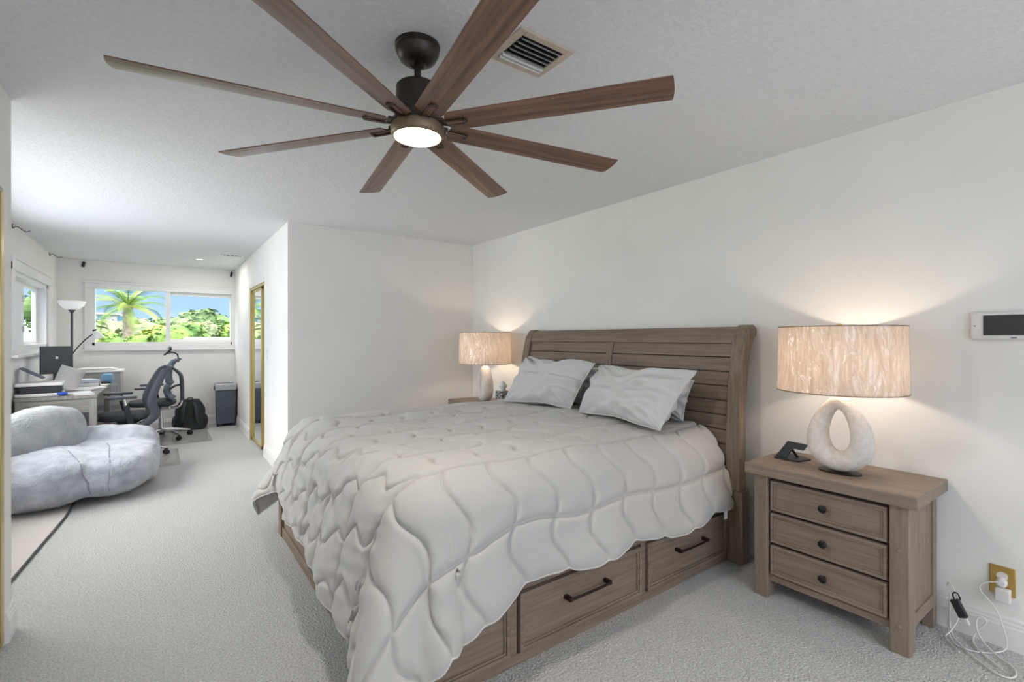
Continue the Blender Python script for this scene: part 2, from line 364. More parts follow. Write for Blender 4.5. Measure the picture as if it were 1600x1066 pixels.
# side rail carcass with drawer openings
m = MB()
for yf, sgn in ((BY0, 1), (BY1, -1)):
    y1 = yf+sgn*.30
    m.b2(BX0+.02, BX1, min(yf, y1), max(yf, y1), .30, .36)
    m.b2(BX0+.02, BX1, min(yf, y1), max(yf, y1), 0, .045)
    for x in (BX0+.04, 1.165, 1.985, 2.775): m.b2(x-.018, x+.018, min(yf, y1), max(yf, y1), .04, .31)
m.b2(BX0+.04, BX1, 1.9, 3.3, .04, .34)
m.build('side_rail', M_BX, bed, bevel=.004)
m = MB(); m.b2(BX0, BX0+.03, BY0+.0, BY1, .06, .36); m.b2(BX0-.012, BX0+.03, BY0, BY1, .0, .065); m.build('foot_rail', M_BY, bed, bevel=.004)
for y in (BY0+.035, BY1-.035):
    MB().b2(BX0-.02, BX0+.05, y-.04, y+.04, 0, .34).build('foot_post', M_BZ, bed, bevel=.004)
MB().b2(BX0+.05, BX1-.02, BY0+.03, BY1-.03, .36, .60).build('mattress', mat('mattress_white', (.6, .6, .58), .8), bed, bevel=.03, seg=4)
def drawer_front(x0, x1, y, z0, z1, parent, sgn=-1, axis='x', matl=None, name='drawer'):
    # framed panel with stepped moulding; face towards sgn along y
    m = MB(); w_ = .028
    def ring(a, b0, b1, d0, d1):
        pass
    Y = lambda d: y+sgn*d
    def bb(xa, xb, za, zb, da, db): m.b2(xa, xb, min(Y(da), Y(db)), max(Y(da), Y(db)), za, zb)
    bb(x0, x1, z0, z1, -.02, .0)
    for q, d in ((0, .012), (.018, .007)):
        ww = .018 if q == 0 else .010
        bb(x0+q, x1-q, z1-q-ww, z1-q, 0, d); bb(x0+q, x1-q, z0+q, z0+q+ww, 0, d)
        bb(x0+q, x0+q+ww, z0+q+ww, z1-q-ww, 0, d); bb(x1-q-ww, x1-q, z0+q+ww, z1-q-ww, 0, d)
    return m.build(name, matl or M_BX, parent, bevel=.003)
for sgn, yf in ((-1, BY0), (1, BY1)):
    for x0, x1 in ((BX0+.07, 1.14), (1.19, 1.96), (2.01, 2.755)):
        d = drawer_front(x0, x1, yf+.001*sgn, .05, .295, bed, sgn)
        xc = (x0+x1)/2-(.13 if x0 < 1 else 0); h = MB(); a = .06 if x0 < 1 else .125
        yy = yf+sgn*.038
        h.tube([(xc-a, yy, .20), (xc-a*.5, yy+sgn*.004, .20), (xc+a*.5, yy+sgn*.004, .20), (xc+a, yy, .20)], .0065, 8)
        for q in (-1, 1): h.box((xc+q*a, yf+sgn*.02, .20), (.018, .045, .018))
        h.build('handle', M_HANDLE, d, bevel=.002)
# headboard: curved sleigh profile
def hbx(z):   # front face x of the panel against height
    z = max(0, z)
    if z < .45: return 2.775
    t = (z-.45)/.95
    return 2.775+.012*math.sin(t*PI)*-1+.085*t**2.6
def hb_prof(z0, z1, th, n=16, off=0):
    zs = [z0+(z1-z0)*i/n for i in range(n+1)]
    return [(hbx(z)+off, z) for z in zs]+[(hbx(z)+off+th, z) for z in reversed(zs)]
HY0, HY1 = 1.49, 3.66
for y0, y1 in ((HY0, HY0+.095), (HY1-.095, HY1)):
    p = MB().b2(2.765, 2.855, y0+.0, y1, 0, .44).build('headboard_post', M_BZ, bed, bevel=.005)
    # curved stile with a scroll rolled towards the wall
    fr = [(hbx(z)-.022, z) for z in np.linspace(.44, 1.36, 20)]
    roll = [(2.905+.048*math.cos(a), 1.385+.045*math.sin(a)) for a in np.linspace(2.75, -1.25, 16)]
    bk = [(hbx(z)+.052, z) for z in np.linspace(1.27, .44, 16)]
    MB().prism(fr+roll+bk, 'y', y0+.005, y1-.005).build('scrolled_stile', M_BZ, bed, bevel=.005)
ys0, ys1 = HY0+.09, HY1-.09
PL = MB(); zt = 1.318; ph = .088
rows = []
z = zt
while z > .5: rows.append((z-ph, z)); z -= ph
ym = (ys0+ys1)/2
for (a, b) in rows:
    for q0, q1 in ((ys0, ym-.03), (ym+.03, ys1)):
        pr = hb_prof(a+.003, b-.003, .02, 5)
        PL.prism(pr, 'y', q0, q1)
PL.build('plank_panel', M_BY, bed, bevel=.002, seg=1)
MB().prism(hb_prof(.44, zt, .012, 16, .012), 'y', ys0, ys1).build('panel_backing', M_GROOVE, bed)
MB().prism(hb_prof(.5, zt, .02, 16, -.008), 'y', ym-.03, ym+.03).build('centre_stile', M_BZ, bed, bevel=.003)
fr = [(hbx(z)-.012, z) for z in np.linspace(zt-.002, 1.37, 5)]
roll = [(2.903+.043*math.cos(a), 1.383+.037*math.sin(a)) for a in np.linspace(2.6, -1.2, 14)]
MB().prism(fr+roll+[(hbx(1.28)+.04, zt)], 'y', ys0, ys1).build('top_rail', M_BY, bed, bevel=.003)
MB().b2(2.77, 2.83, ys0, ys1, .10, .52).build('lower_panel', M_BY, bed, bevel=.003)

# ------------------------------------------------------------------ comforter
def comforter():
    XF, XH, YN, YF = .87, 2.745, 1.80, 3.47
    r = .20
    Ln, Lf, Lfar = .575, .72, .60
    NX, NY = 560, 600
    gx = np.linspace(XH, XF-Lf, NX); gy = np.linspace(YN-Ln, YF+Lfar, NY)
    cx, cy = np.meshgrid(gx, gy, indexing='ij')
    S = .225; line0 = YN-Ln+.235; sp_ = .31
    bandf = (cy-line0)/sp_; j = np.floor(bandf); t = bandf-j
    jj = np.mod(j, 2)
    cum = -(np.floor((j+1)/2)*.06+np.floor(j/2)*.19)
    g = cum+np.where(jj == 1, -.19*t-.062*np.sin(2*PI*t), -.06*t+.050*np.sin(2*PI*t))
    g = np.where(j < 1, .034*np.sin(2*PI*t)+.03, g)
    gp = np.gradient(g, gy, axis=1)
    ph_ = (cx-g)/S; dx_ = np.abs(ph_-np.round(ph_))*S/np.sqrt(1+gp**2)
    dl = np.minimum(t, 1-t)*sp_
    dl = np.where(cy < line0, line0-cy, dl)
    # hem distance
    dh = np.minimum(np.minimum(cy-(YN-Ln), (YF+Lfar)-cy), cx-(XF-Lf))
    d = np.minimum(dx_, dl)
    def puffp(d, w_): return 1-np.exp(-d/w_)
    puff = .022*puffp(d, .010)
    puff *= np.clip(puffp(np.maximum(dh, 0), .02)/1.0, 0, 1)
    # scalloped hem: seams pull the edge in
    pull = .013*np.exp(-(dx_/.035)**2)*np.exp(-np.maximum(dh, 0)/.05)
    Lscn = 1+.03*np.sin(cx*9)-pull/Ln
    cyo = np.where(cy < YN, YN-(YN-cy)*Lscn*(1.0+.22*np.clip((1.35-cx)/.7, 0, 1)**1.3), cy)
    ox = np.maximum(0, XF-cx); oxs = 1-.20*np.clip((cyo-2.0)/1.5, 0, 1)-pull/Lf
    ox = ox*oxs
    on = np.maximum(0, YN-cyo); of = np.maximum(0, cyo-YF)
    oy = on+of; sy = np.where(of > 0, 1, -1)
    L = np.hypot(ox, oy)+1e-9; nx, ny = -ox/L, sy*oy/L
    th = np.arctan2(oy, ox)
    pm = np.radians(74)+np.radians(2)*np.cos(th)**2-np.radians(6)*np.sin(2*th)
    phi = np.minimum(L/r, pm); rem = np.maximum(0, L-r*pm)
    out = r*np.sin(phi)+np.cos(pm)*rem; dn = r*(1-np.cos(phi))+np.sin(pm)*rem
    gate = np.clip((L-.22)/.5, 0, 1); gate = gate*gate*(3-2*gate)
    corner = np.sin(2*th)**1
    out += gate*corner*(.06*np.cos(th*7.5+1.3)+.045)
    out += gate*(1-corner)*np.where(ox > 0, .012*np.sin(cyo*9)+.008*np.sin(cyo*23+1), .014*np.sin(cx*8.2+.5)+.008*np.sin(cx*19+1))
    X = np.maximum(cx, XF)+nx*out; Y = np.clip(cyo, YN, YF)+ny*out
    zt_ = .785+.012*np.sin(cx*3+1)*np.cos(cy*2.3)+.006*np.sin(cx*11+cy*5)+.004*np.sin(cx*7-cy*13)
    Z = zt_-dn
    low = .025-Z; Z = np.where(low > 0, .025+.012*np.sin(cx*30)*0, Z)
    X = X+nx*np.maximum(low, 0)*.8; Y = Y+ny*np.maximum(low, 0)*.8
    # normals
    P = np.stack([X, Y, Z], -1)
    du = np.gradient(P, axis=0); dv = np.gradient(P, axis=1)
    N = np.cross(du, dv); N /= np.linalg.norm(N, axis=-1, keepdims=True)+1e-9
    if N[5, NY//2, 2] < 0: N = -N
    # fine puckers running away from the seams
    rng = np.random.default_rng(3); wr = np.zeros_like(cx)
    for k in range(16):
        a = rng.uniform(-.5, .5)+(PI/2 if k % 2 else 0); f = rng.uniform(28, 85)
        wr += np.sin((cx*np.cos(a)+cy*np.sin(a))*f+rng.uniform(0, 6)+1.6*np.sin(cx*rng.uniform(3, 9)+cy*rng.uniform(3, 9)))*np.clip(np.sin(cx*rng.uniform(2, 7)+cy*rng.uniform(2, 7)+rng.uniform(0, 6)), 0, 1)
    foot = np.clip((XF+.1-cx)/.3, 0, 1)
    wr *= (1-.8*corner)*.0009*(1+2.6*foot)*np.exp(-np.abs(d-.02)/.05)
    P = P+N*(puff+wr)[..., None]
    P[..., 2] = np.maximum(P[..., 2], .018)
    me = bpy.data.meshes.new('comforter')
    idx = np.arange(NX*NY).reshape(NX, NY)
    F = np.stack([idx[:-1, :-1], idx[1:, :-1], idx[1:, 1:], idx[:-1, 1:]], -1).reshape(-1, 4)
    me.from_pydata(P.reshape(-1, 3).tolist(), [], F.tolist()); me.update(); me.shade_smooth()
    me.materials.append(M_QUILT)
    o = bpy.data.objects.new('comforter', me); C.objects.link(o)
    if me.polygons[NX*NY//2].normal.z < 0:
        me.flip_normals()
    s_ = o.modifiers.new('thick', 'SOLIDIFY'); s_.thickness = .016; s_.offset = -1
    tag(o, 'pale grey quilted comforter with wavy stitching draped over the bed', 'comforter')
    edge = [tuple(P[i, 0]) for i in range(0, NX, 3)]+[tuple(P[NX-1, k]) for k in range(0, NY, 3)]+[tuple(P[i, NY-1]) for i in range(NX-1, -1, -3)]
    MB().tube(edge, .0045, 6).build('hem_piping', M_PIPE, o)
    tg = P[18, 0]
    MB().box((tg[0]-.02, tg[1]-.004, tg[2]-.022), (.032, .003, .045)).build('care_label', M_PAPER, o)
    return o
comforter()

# ------------------------------------------------------------------ pillows
def pillow(c, thick, label, seed, name='pillow'):
    rng = np.random.default_rng(seed)
    BL, BR, TL, TR = [np.array(q, float) for q in c]
    nu, nv = 90, 70; cen = (BL+BR+TL+TR)/4
    U, V = np.meshgrid(np.linspace(-1, 1, nu), np.linspace(-1, 1, nv), indexing='ij')
    nrm = np.cross(BR-BL, TL-BL); nrm /= np.linalg.norm(nrm)
    if nrm[0] > 0: nrm = -nrm
    su = U*(1-.05*(1-V**2)); sv = V*(1-.11*(1-U**2)*(.8+.35*np.sin(U*4+seed)))
    a = ((1-su)/2)[..., None]; b = ((1+su)/2)[..., None]; lo = BL*a+BR*b; hi = TL*a+TR*b
    P = lo*((1-sv)/2)[..., None]+hi*((1+sv)/2)[..., None]
    h = np.clip((1-np.abs(U)**2.8), 0, 1)**.55*np.clip((1-np.abs(V)**2.4), 0, 1)**.55
    wr = np.zeros_like(U)
    for k in range(14):
        cu, cv = rng.choice([-1, 1]), rng.choice([-1, 1]); a_ = np.arctan2(V-cv*1.1, (U-cu*1.1))
        wr += np.sin(a_*rng.uniform(7, 20)+rng.uniform(0, 6)+2*np.sin(U*2+V*rng.uniform(1, 3)))*np.exp(-np.hypot(U-cu, V-cv)/rng.uniform(.4, .9))
    wr += 1.1*np.sin(U*4.1+V*7+rng.uniform(0, 6)+np.sin(V*5))*np.sin(U*5-V*2.0)+.8*np.sin(U*9-V*13+2*np.sin(U*4))*np.clip(U+.4, 0, 1)
    ob = []
    m = MB()
    for sg in (1, -1):
        Q = P+nrm*(sg*(h*thick+.002+h**.5*wr*.0175))[..., None]
        m.grid(Q.tolist())
    o = m.build(name, M_PILLOW, clean=True, angle=60)
    for p_ in o.data.polygons: p_.use_smooth = True
    tag(o, label, 'pillow')
    e = [P[i, 0] for i in range(nu)]+[P[nu-1, k] for k in range(nv)]+[P[i, nv-1] for i in range(nu-1, -1, -1)]+[P[0, k] for k in range(nv-1, -1, -1)]
    MB().tube([tuple(q) for q in e[::3]], .0038, 6, closed=True).build('edge_piping', M_PIPE, o)
    return o
pillow([(2.31, 3.28, .825), (2.43, 2.60, .83), (2.60, 3.36, 1.175), (2.55, 2.47, 1.165)], .105, 'pale grey pillow leaning on the left, near the far bedside lamp', 1)
pillow([(2.39, 2.47, .825), (2.30, 1.72, .82), (2.60, 2.46, 1.15), (2.54, 1.64, 1.155)], .115, 'pale grey pillow in front on the right, nearest the near lamp', 2)
pillow([(2.66, 3.22, .83), (2.66, 2.56, .83), (2.73, 3.24, 1.13), (2.71, 2.53, 1.12)], .045, 'pale grey pillow mostly hidden behind the left front pillow', 3)
pillow([(2.65, 2.46, .83), (2.64, 1.80, .83), (2.72, 2.44, 1.12), (2.71, 1.77, 1.08)], .055, 'pale grey pillow mostly hidden behind the right front pillow', 4)

# ------------------------------------------------------------------ nightstands
def nightstand(label, loc):
    # local: x 0 (front of top) .. .455 (back), y 0 .. .725 ; origin at front near corner on floor
    t = thing('nightstand', label, 'nightstand', loc, group=None)
    MB().b2(0, .455, 0, .725, .635, .69).build('top', M_NY, t, bevel=.004)
    for y0, y1 in ((.035, .105), (.62, .69)):
        l = MB(); l.b2(.03, .115, y0, y1, 0, .635)
        l = l.build('front_leg', M_NZ, t, bevel=.004)
        for z in (.52, .12) if y0 > .3 else (.44, .115):
            MB().lathe([(.0095, 0), (.0095, .002), (.007, .005), (0, .006)], 8, M=T(.03, (y0+y1)/2, z) @ R(-PI/2, 'Y')).build('peg', M_NZ, l)
    for y0, y1 in ((.035, .08), (.645, .69)): MB().b2(.385, .435, y0, y1, 0, .635).build('rear_leg', M_NZ, t, bevel=.004)
    for y in (.05, .665):
        MB().b2(.11, .39, y-.004, y+.012, .135, .635).build('side_panel', M_NZ, t)
    for y in (.043, .678): MB().b2(.11, .39, y-.006, y+.006, .10, .155).build('side_rail', M_NY, t, bevel=.003)
    m = MB(); m.b2(.06, .39, .1, .625, .105, .125); m.b2(.37, .39, .08, .65, .1, .635); m.b2(.055, .09, .105, .62, .085, .118)
    for z in (.29, .455): m.b2(.065, .38, .105, .62, z-.008, z+.008)
    m.build('frame_rail', M_NY, t, bevel=.002)
    MB().b2(.075, .08, .105, .62, .12, .635).build('inner_back', M_GROOVE, t)
    for k, (z0, z1) in enumerate(((.128, .278), (.293, .443), (.458, .612))):
        m = MB(); x = .05; y0, y1 = .115, .61
        m.b2(x, x+.02, y0, y1, z0, z1)
        for q, d, ww in ((0, .012, .014), (.014, .007, .010)):
            m.b2(x-d, x, y0+q, y1-q, z1-q-ww, z1-q); m.b2(x-d, x, y0+q, y1-q, z0+q, z0+q+ww)
            m.b2(x-d, x, y0+q, y0+q+ww, z0+q+ww, z1-q-ww); m.b2(x-d, x, y1-q-ww, y1-q, z0+q+ww, z1-q-ww)
        d = m.build('drawer', M_NY, t, bevel=.0025)
        zc = (z0+z1)/2; yc = (y0+y1)/2
        kn = MB().lathe([(.008, 0), (.007, .012), (.010, .018), (.019, .024), (.0195, .028), (.012, .034), (0, .036)], 8, M=T(x, yc, zc) @ R(-PI/2, 'Y') @ R(PI/8, 'Z'))
        kn.build('knob', M_BLACK, d, angle=50)
    return t
nightstand('taupe wooden three-drawer nightstand on the right, near the outlet', (2.505, .61, 0))
nightstand('wooden nightstand on the far side of the bed, mostly hidden by bedding', (2.505, 3.885, 0))

# ------------------------------------------------------------------ table lamps
def table_lamp(label, loc, wire=True):
    t = thing('table_lamp', label, 'lamp', loc)
    # plaster ring base: flattened egg-shaped ring in the YZ plane
    n = 72; k = 28; rows = []
    for i in range(n):
        a = 2*PI*i/n; s_, c_ = math.sin(a), math.cos(a)
        # outer & inner egg outlines
        zo = .192+.186*s_; wo = (.138-.042*s_-.010*s_*s_)*c_
        zi = .205+.102*s_; wi = (.049-.010*s_)*c_
        cyy, czz = (wo+wi)/2, (zo+zi)/2
        hw = math.hypot(wo-wi, zo-zi)/2; dy, dz = (wo-wi)/(2*hw), (zo-zi)/(2*hw)
        ht = .060-.012*max(0, s_)
        row = []
        for q in range(k):
            b = 2*PI*q/k; cb, sb = math.cos(b), math.sin(b)
            cb = math.copysign(abs(cb)**.9, cb); sb = math.copysign(abs(sb)**.9, sb)
            row.append((ht*sb, cyy+dy*hw*cb, czz+dz*hw*cb))
        rows.append(row)
    V = [p for r_ in rows for p in r_]; F = []
    for i in range(n):
        for q in range(k): F.append((i*k+q, i*k+(q+1) % k, ((i+1) % n)*k+(q+1) % k, ((i+1) % n)*k+q))
    m = MB().add([(x, y, max(z, .006)) for x, y, z in V], F)
    m.build('ring_base', M_STONE, t, angle=80)
    MB().lathe([(.085, 0), (.085, .006), (.0, .006)], 40, M=Matrix.Diagonal((.75, 1.1, 1, 1))).build('foot_plate', M_HANDLE, t)
    MB().lathe([(.011, .365), (.011, .385), (.014, .387), (.014, .41), (.008, .412), (.008, .46)], 16).build('neck', M_BRASS, t)
    sh = MB(); R0, R1, z0, z1 = .268, .262, .397, .715
    pr = [(R0, z0), (R1, z1)]
    V = []; F = []; N = 96
    for rr, z in ((R0, z0), (R1, z1)):
        for i in range(N): V.append((rr*math.cos(2*PI*i/N), rr*math.sin(2*PI*i/N), z))
    for i in range(N): F.append((i, (i+1) % N, N+(i+1) % N, N+i))
    shd = MB().add(V, F).build('lamp_shade', M_SHADE, t)
    rim = MB()
    for rr, z in ((R0, z0+.002), (R1, z1-.002)):
        MB().tube([(rr*math.cos(2*PI*i/72), rr*math.sin(2*PI*i/72), z) for i in range(72)], .003, 6, closed=True).build('shade_rim', mat('shade_trim', (.35, .22, .13), .8), shd)
    V = []; F = []; NZ = 14
    rg = random.Random(5)
    for jz in range(NZ+1):
        for i in range(N):
            rr = R0+(R1-R0)*jz/NZ+.004+.0015*math.sin(i*2.1+jz*1.3)*math.sin(i*.7)
            V.append((rr*math.cos(2*PI*i/N), rr*math.sin(2*PI*i/N), z0-.002+(z1-z0+.004)*jz/NZ))
    for jz in range(NZ):
        for i in range(N): F.append((jz*N+i, jz*N+(i+1) % N, (jz+1)*N+(i+1) % N, (jz+1)*N+i))
    MB().add(V, F).build('plastic_wrap', M_WRAP, shd, angle=180)
    hp = MB()
    for a in (0, 2*PI/3, 4*PI/3): hp.tube([(0, 0, z1-.012), (R1*math.cos(a), R1*math.sin(a), z1-.012)], .0018, 6)
    for a in (.5, .5+PI): hp.tube([(.012*math.cos(a), .012*math.sin(a), .44), (.05*math.cos(a), .05*math.sin(a), .53), (.045*math.cos(a), .045*math.sin(a), .63), (0, 0, z1-.012)], .0016, 6, smooth=2)
    hp.build('harp', M_BRASS, t)
    MB().lathe([(.0, .700), (.007, .700), (.007, .712), (.011, .714), (.011, .728), (0, .730)], 16).build('finial', M_BRASS, t)
    MB().ell((0, 0, .545), (.028, .028, .038), 16, 10).build('bulb', M_BULB, t)
    return t
L1 = (2.690, .957, .69); L2 = (2.690, 4.16, .69)
table_lamp('plaster ring table lamp with plastic-wrapped drum shade on the near nightstand', L1)
table_lamp('plaster ring table lamp with drum shade on the far nightstand', L2).rotation_euler = (0, 0, math.radians(-18))

# charging stand on the near nightstand
t = thing('charging_stand', 'black folding phone charging stand beside the near lamp', 'charging stand', (2.78, 1.225, .69), math.radians(-8))
MB().prism([(-.075, .045), (-.075, -.02), (-.05, -.075), (.045, -.085), (.075, -.03), (.07, .06), (-.02, .08)], 'z', 0, .008).build('base_plate', M_DARKP, t, bevel=.002)
m = MB(); poly = [(0, 0), (.058, 0), (.058, .066), (.112, .066), (.112, .108), (0, .108)]
def lp(u, v, o_): return (-.045+.30*v+o_, .055-u-.42*v, .008+.80*v)
V = [lp(u, v, o_) for o_ in (0, .007) for u, v in poly]; n6 = 6
m.add(V, [(0, 1, 2, 5), (2, 3, 4, 5), (6, 11, 8, 7), (8, 11, 10, 9)]+[(i, (i+1) % n6, n6+(i+1) % n6, n6+i) for i in range(n6)])
m.build('upright_arm', M_DARKP, t, bevel=.0015)
MB().tube([(.03, -.02, .008), (-.015, .0, .075)], .007, 6).build('brace', M_BLACK, t)
# item on far nightstand
t = thing('tissue_box', 'small dark patterned box with white tissue behind the far lamp', 'box', (2.66, 3.80, .69))
MB().box((0, 0, .075), (.10, .11, .15)).build('carton', mat('pattern_dark', (.04, .04, .045), .6, col2=(.45, .45, .45), nscale=60, contrast=(.48, .55)), t, bevel=.003)
MB().lathe([(.03, .15), (.028, .17), (.045, .20), (.02, .235), (0, .245)], 9).build('tissue', M_PAPER, t, angle=60)

# ------------------------------------------------------------------ ceiling fan
fan = thing('ceiling_fan', 'large dark bronze ceiling fan with eight walnut blades and a lit round light', 'ceiling fan', (.772, 1.657, CE))
MB().lathe([(.083, 0), (.083, -.010), (.078, -.014), (.078, -.020), (.081, -.022), (.077, -.034), (.066, -.054), (.046, -.068), (.030, -.072), (.026, -.068), (.0, -.068)], 48).build('canopy', M_BRONZE, fan)
MB().lathe([(.0125, -.066), (.0125, -.128), (.020, -.130), (.020, -.14)], 20).build('downrod', M_BRONZE, fan)
MB().lathe([(0, -.130), (.030, -.130), (.040, -.134), (.044, -.146), (.072, -.152), (.079, -.160), (.079, -.262), (.076, -.275), (.09, -.28), (.09, -.300), (.0, -.30)], 48).build('motor_housing', M_BRONZE, fan)
MB().lathe([(.0, -.300), (.094, -.300), (.099, -.305), (.099, -.330), (.092, -.342), (.088, -.344), (.085, -.338), (0, -.338)], 56).build('light_ring', mat('ring_bronze', (.24, .18, .12), .45, metal=.7), fan)
MB().lathe([(.085, -.339), (.084, -.346), (.06, -.350), (.03, -.351), (0, -.3515)], 48).build('light_diffuser', M_DIFF, fan)
fz = -.298
NB_ = MB()
def blade_mesh():
    V = []; F = []; nx_ = 26; ny_ = 8
    for lay in (0, 1):
        for i in range(nx_+1):
            s = i/nx_
            for k in range(ny_+1):
                t = -1+2*k/ny_
                hw = .047+.008*s
                x = .118+(.905-.118)*s
                if s > .999: x += -.012*(1-t*t)*-1*.4
                if i == 0: x += .012*t*t
                # pitch & slight camber, low on the counter-clockwise side
                z = -t*.0100-.003*(1-t*t)+(-.0045 if lay == 0 else .0)
                V.append((x, t*hw, z))
    n = (nx_+1)*(ny_+1)
    for lay in (0, 1):
        for i in range(nx_):
            for k in range(ny_):
                a = lay*n+i*(ny_+1)+k; F.append((a, a+1, a+ny_+2, a+ny_+1))
    def ed(i, k): return i*(ny_+1)+k
    for i in range(nx_):
        for k in (0, ny_): F.append((ed(i, k), ed(i+1, k), n+ed(i+1, k), n+ed(i, k)))
    for k in range(ny_):
        for i in (0, nx_): F.append((ed(i, k), ed(i, k+1), n+ed(i, k+1), n+ed(i, k)))
    return MB().add(V, F)
proto = blade_mesh().build('blade', M_BLADE, fan, angle=40)
br = MB()
for q in (-1, 1): br.tube([(.085, q*.014, -.002), (.12, q*.015, -.008), (.19, q*.014, -.010)], .0045, 8)
br.tube([(.19, -.014, -.010), (.196, 0, -.010), (.19, .014, -.010)], .006, 8); br.box((.098, 0, -.0), (.03, .04, .012))
br.build('blade_bracket', M_BRACKET, proto, bevel=.001)
for k in range(8):
    b_ = proto if k == 0 else copy_tree(proto, fan)
    b_.location = (0, 0, fz); b_.rotation_euler = (0, 0, math.radians(171.3-45*k))
light('fan_light', 'AREA', (.772, 1.657, CE-.356), 11.5, (1, .95, .89), shape='DISK', size=.16, rot=(0, 0, 0))

# ------------------------------------------------------------------ ceiling vents, downlight
def vent(loc, sx, sy, material, label, nsl=6, mats=None, rz=0):
    t = thing('ceiling_vent', label, 'vent', loc, rz)
    fw = .03; m = MB()
    m.b2(-sx/2, sx/2, -sy/2, -sy/2+fw, -.008, 0); m.b2(-sx/2, sx/2, sy/2-fw, sy/2, -.008, 0)
    m.b2(-sx/2, -sx/2+fw, -sy/2+fw, sy/2-fw, -.008, 0); m.b2(sx/2-fw, sx/2, -sy/2+fw, sy/2-fw, -.008, 0)
    m.build('frame', material, t, bevel=.002)
    MB().b2(-sx/2+fw, sx/2-fw, -sy/2+fw, sy/2-fw, -.0015, -.0005).build('duct_opening', M_BLACK if mats else M_GREYP, t)
    for i in range(nsl):
        x = -sx/2+fw+(sx-2*fw)*(i+.5)/nsl*(.80 if mats else 1)
        MB().box((0, 0, 0), (.017 if mats else .02, sy-2*fw-.012, .002), M=T(x, -.0, -.009) @ R(math.radians(-52 if mats else 48), 'Y')).build('louver', M_LOUV if mats else M_VENTW, t)
    if mats:
        for k in (0, 1): MB().box((sx/2-fw-.012-k*.018, 0, -.012), (.008, sy-2*fw, .014)).build('louver', M_VENTW, t, bevel=.002)
    return t
vent((1.143, 1.445, CE), .215, .255, M_VENT, 'cream framed square ceiling vent beside the fan', 5, True, math.radians(90))
vent((.75, 7.25, CE), .26, .16, M_VENTW, 'small pale grey vent on the office ceiling', 4, False)
t = thing('downlight', 'small round recessed light in the office ceiling', 'ceiling light', (.42, 7.9, CE))
MB().lathe([(.055, 0), (.055, -.006), (.042, -.007), (.04, 0)], 32).build('trim_ring', M_TRIM, t)
MB().lathe([(.04, -.003), (0, -.004)], 32).build('lens', mat('downlight_glow', (1, .97, .9), .5, emis=(1, .97, .92), estr=2.5), t)

# ------------------------------------------------------------------ wall tablet, outlet, cables, switch
t = thing('wall_tablet', 'white framed control panel with a dark grey screen mounted on the right wall', 'control panel', (XR, .395, 1.402))
MB().box((-.010, 0, 0), (.020, .276, .124)).build('housing', M_WHITEP, t, bevel=.008, seg=3)
MB().box((-.0215, -.008, .002), (.002, .205, .088)).build('screen', M_SCREEN, t)
MB().ell((-.021, .122, .0), (.002, .0025, .0025), 10, 6).build('camera_dot', M_DARKP, t)
MB().box((-.0205, -.0, -.053), (.001, .018, .004)).build('maker_mark', M_GREYP, t)
t = thing('wall_outlet', 'brass wall outlet plate low on the right wall', 'outlet', (XR, .432, .288))
MB().b2(-.006, 0, -.041, .041, -.062, .062).build('cover_plate', M_BRASS, t, bevel=.003)
MB().lathe([(.018, 0), (.018, .006), (0, .006)], 24, M=T(-.004, -.0, .02) @ R(-PI/2, 'Y')).build('socket', M_WHITEP, t)
t = thing('usb_charger', 'square cream usb charger plugged into the brass outlet', 'charger', (XR-.010, .428, .262))
MB().b2(-.034, 0, -.025, .023, -.056, .0).build('charger_body', M_WHITEP, t, bevel=.004)
MB().lathe([(.019, 0), (.019, .018), (.012, .024), (0, .025)], 20, M=T(0, .004, .022) @ R(-PI/2, 'Y')).build('round_plug', M_WHITEP, t)
def cable(name, pts, r, label, cat='cable', m_=None):
    o = MB().tube(pts, r, 8, smooth=3).build(name, m_ or M_WHITEP); return tag(o, label, cat)
cable('power_cable', [(2.93, .44, .288), (2.925, .47, .28), (2.92, .495, .262), (2.925, .50, .235), (2.93, .47, .20), (2.93, .44, .16), (2.925, .42, .09), (2.92, .405, .02), (2.86, .44, .006), (2.80, .50, .006), (2.80, .56, .006), (2.90, .60, .02), (2.95, .60, .10)], .0025, 'thin white cable hanging from the outlet down to the carpet')
cable('extension_cable', [(2.945, .600, .17), (2.93, .60, .08), (2.88, .585, .012), (2.80, .53, .008), (2.72, .45, .008), (2.68, .39, .008), (2.72, .355, .008), (2.80, .37, .008), (2.85, .44, .008), (2.90, .50, .04), (2.925, .51, .10), (2.93, .49, .12), (2.93, .47, .10), (2.925, .50, .06), (2.92, .52, .01), (2.85, .50, .008), (2.76, .42, .008), (2.745, .40, .008)], .0032, 'looped white extension cable lying on the carpet beside the nightstand')
cable('phone_cable', [(2.94, .61, .20), (2.925, .60, .23), (2.91, .575, .20), (2.905, .56, .15), (2.90, .555, .10), (2.86, .58, .03), (2.83, .60, .008), (2.75, .53, .008)], .0028, 'white cable looping over the black power brick')
t = thing('power_brick', 'small black power brick leaning against the nightstand back leg', 'power adapter', (2.90, .555, .0))
MB().box((0, 0, 0), (.022, .034, .075), M=T(0, .005, .13) @ R(math.radians(-25), 'X')).build('brick_body', M_DARKP, t, bevel=.004)
MB().box((0, 0, 0), (.014, .016, .03), M=T(0, -.02, .082) @ R(math.radians(-25), 'X')).build('connector', M_WHITEP, t, bevel=.003)
MB().tube([(0, .02, .16), (0, .03, .19), (.0, .01, .20), (0, .0, .17)], .003, 6, smooth=2).build('cord', M_BLACK, t)
t = thing('light_switch', 'white light switch plate beside the mirrored closet doors', 'switch', (XM, 5.93, 1.17))
MB().b2(-.006, 0, -.036, .036, -.058, .058).build('switch_plate', M_WHITEP, t, bevel=.003)
MB().b2(-.012, -.005, -.012, .012, -.025, .025).build('rocker', M_TRIM, t, bevel=.002)

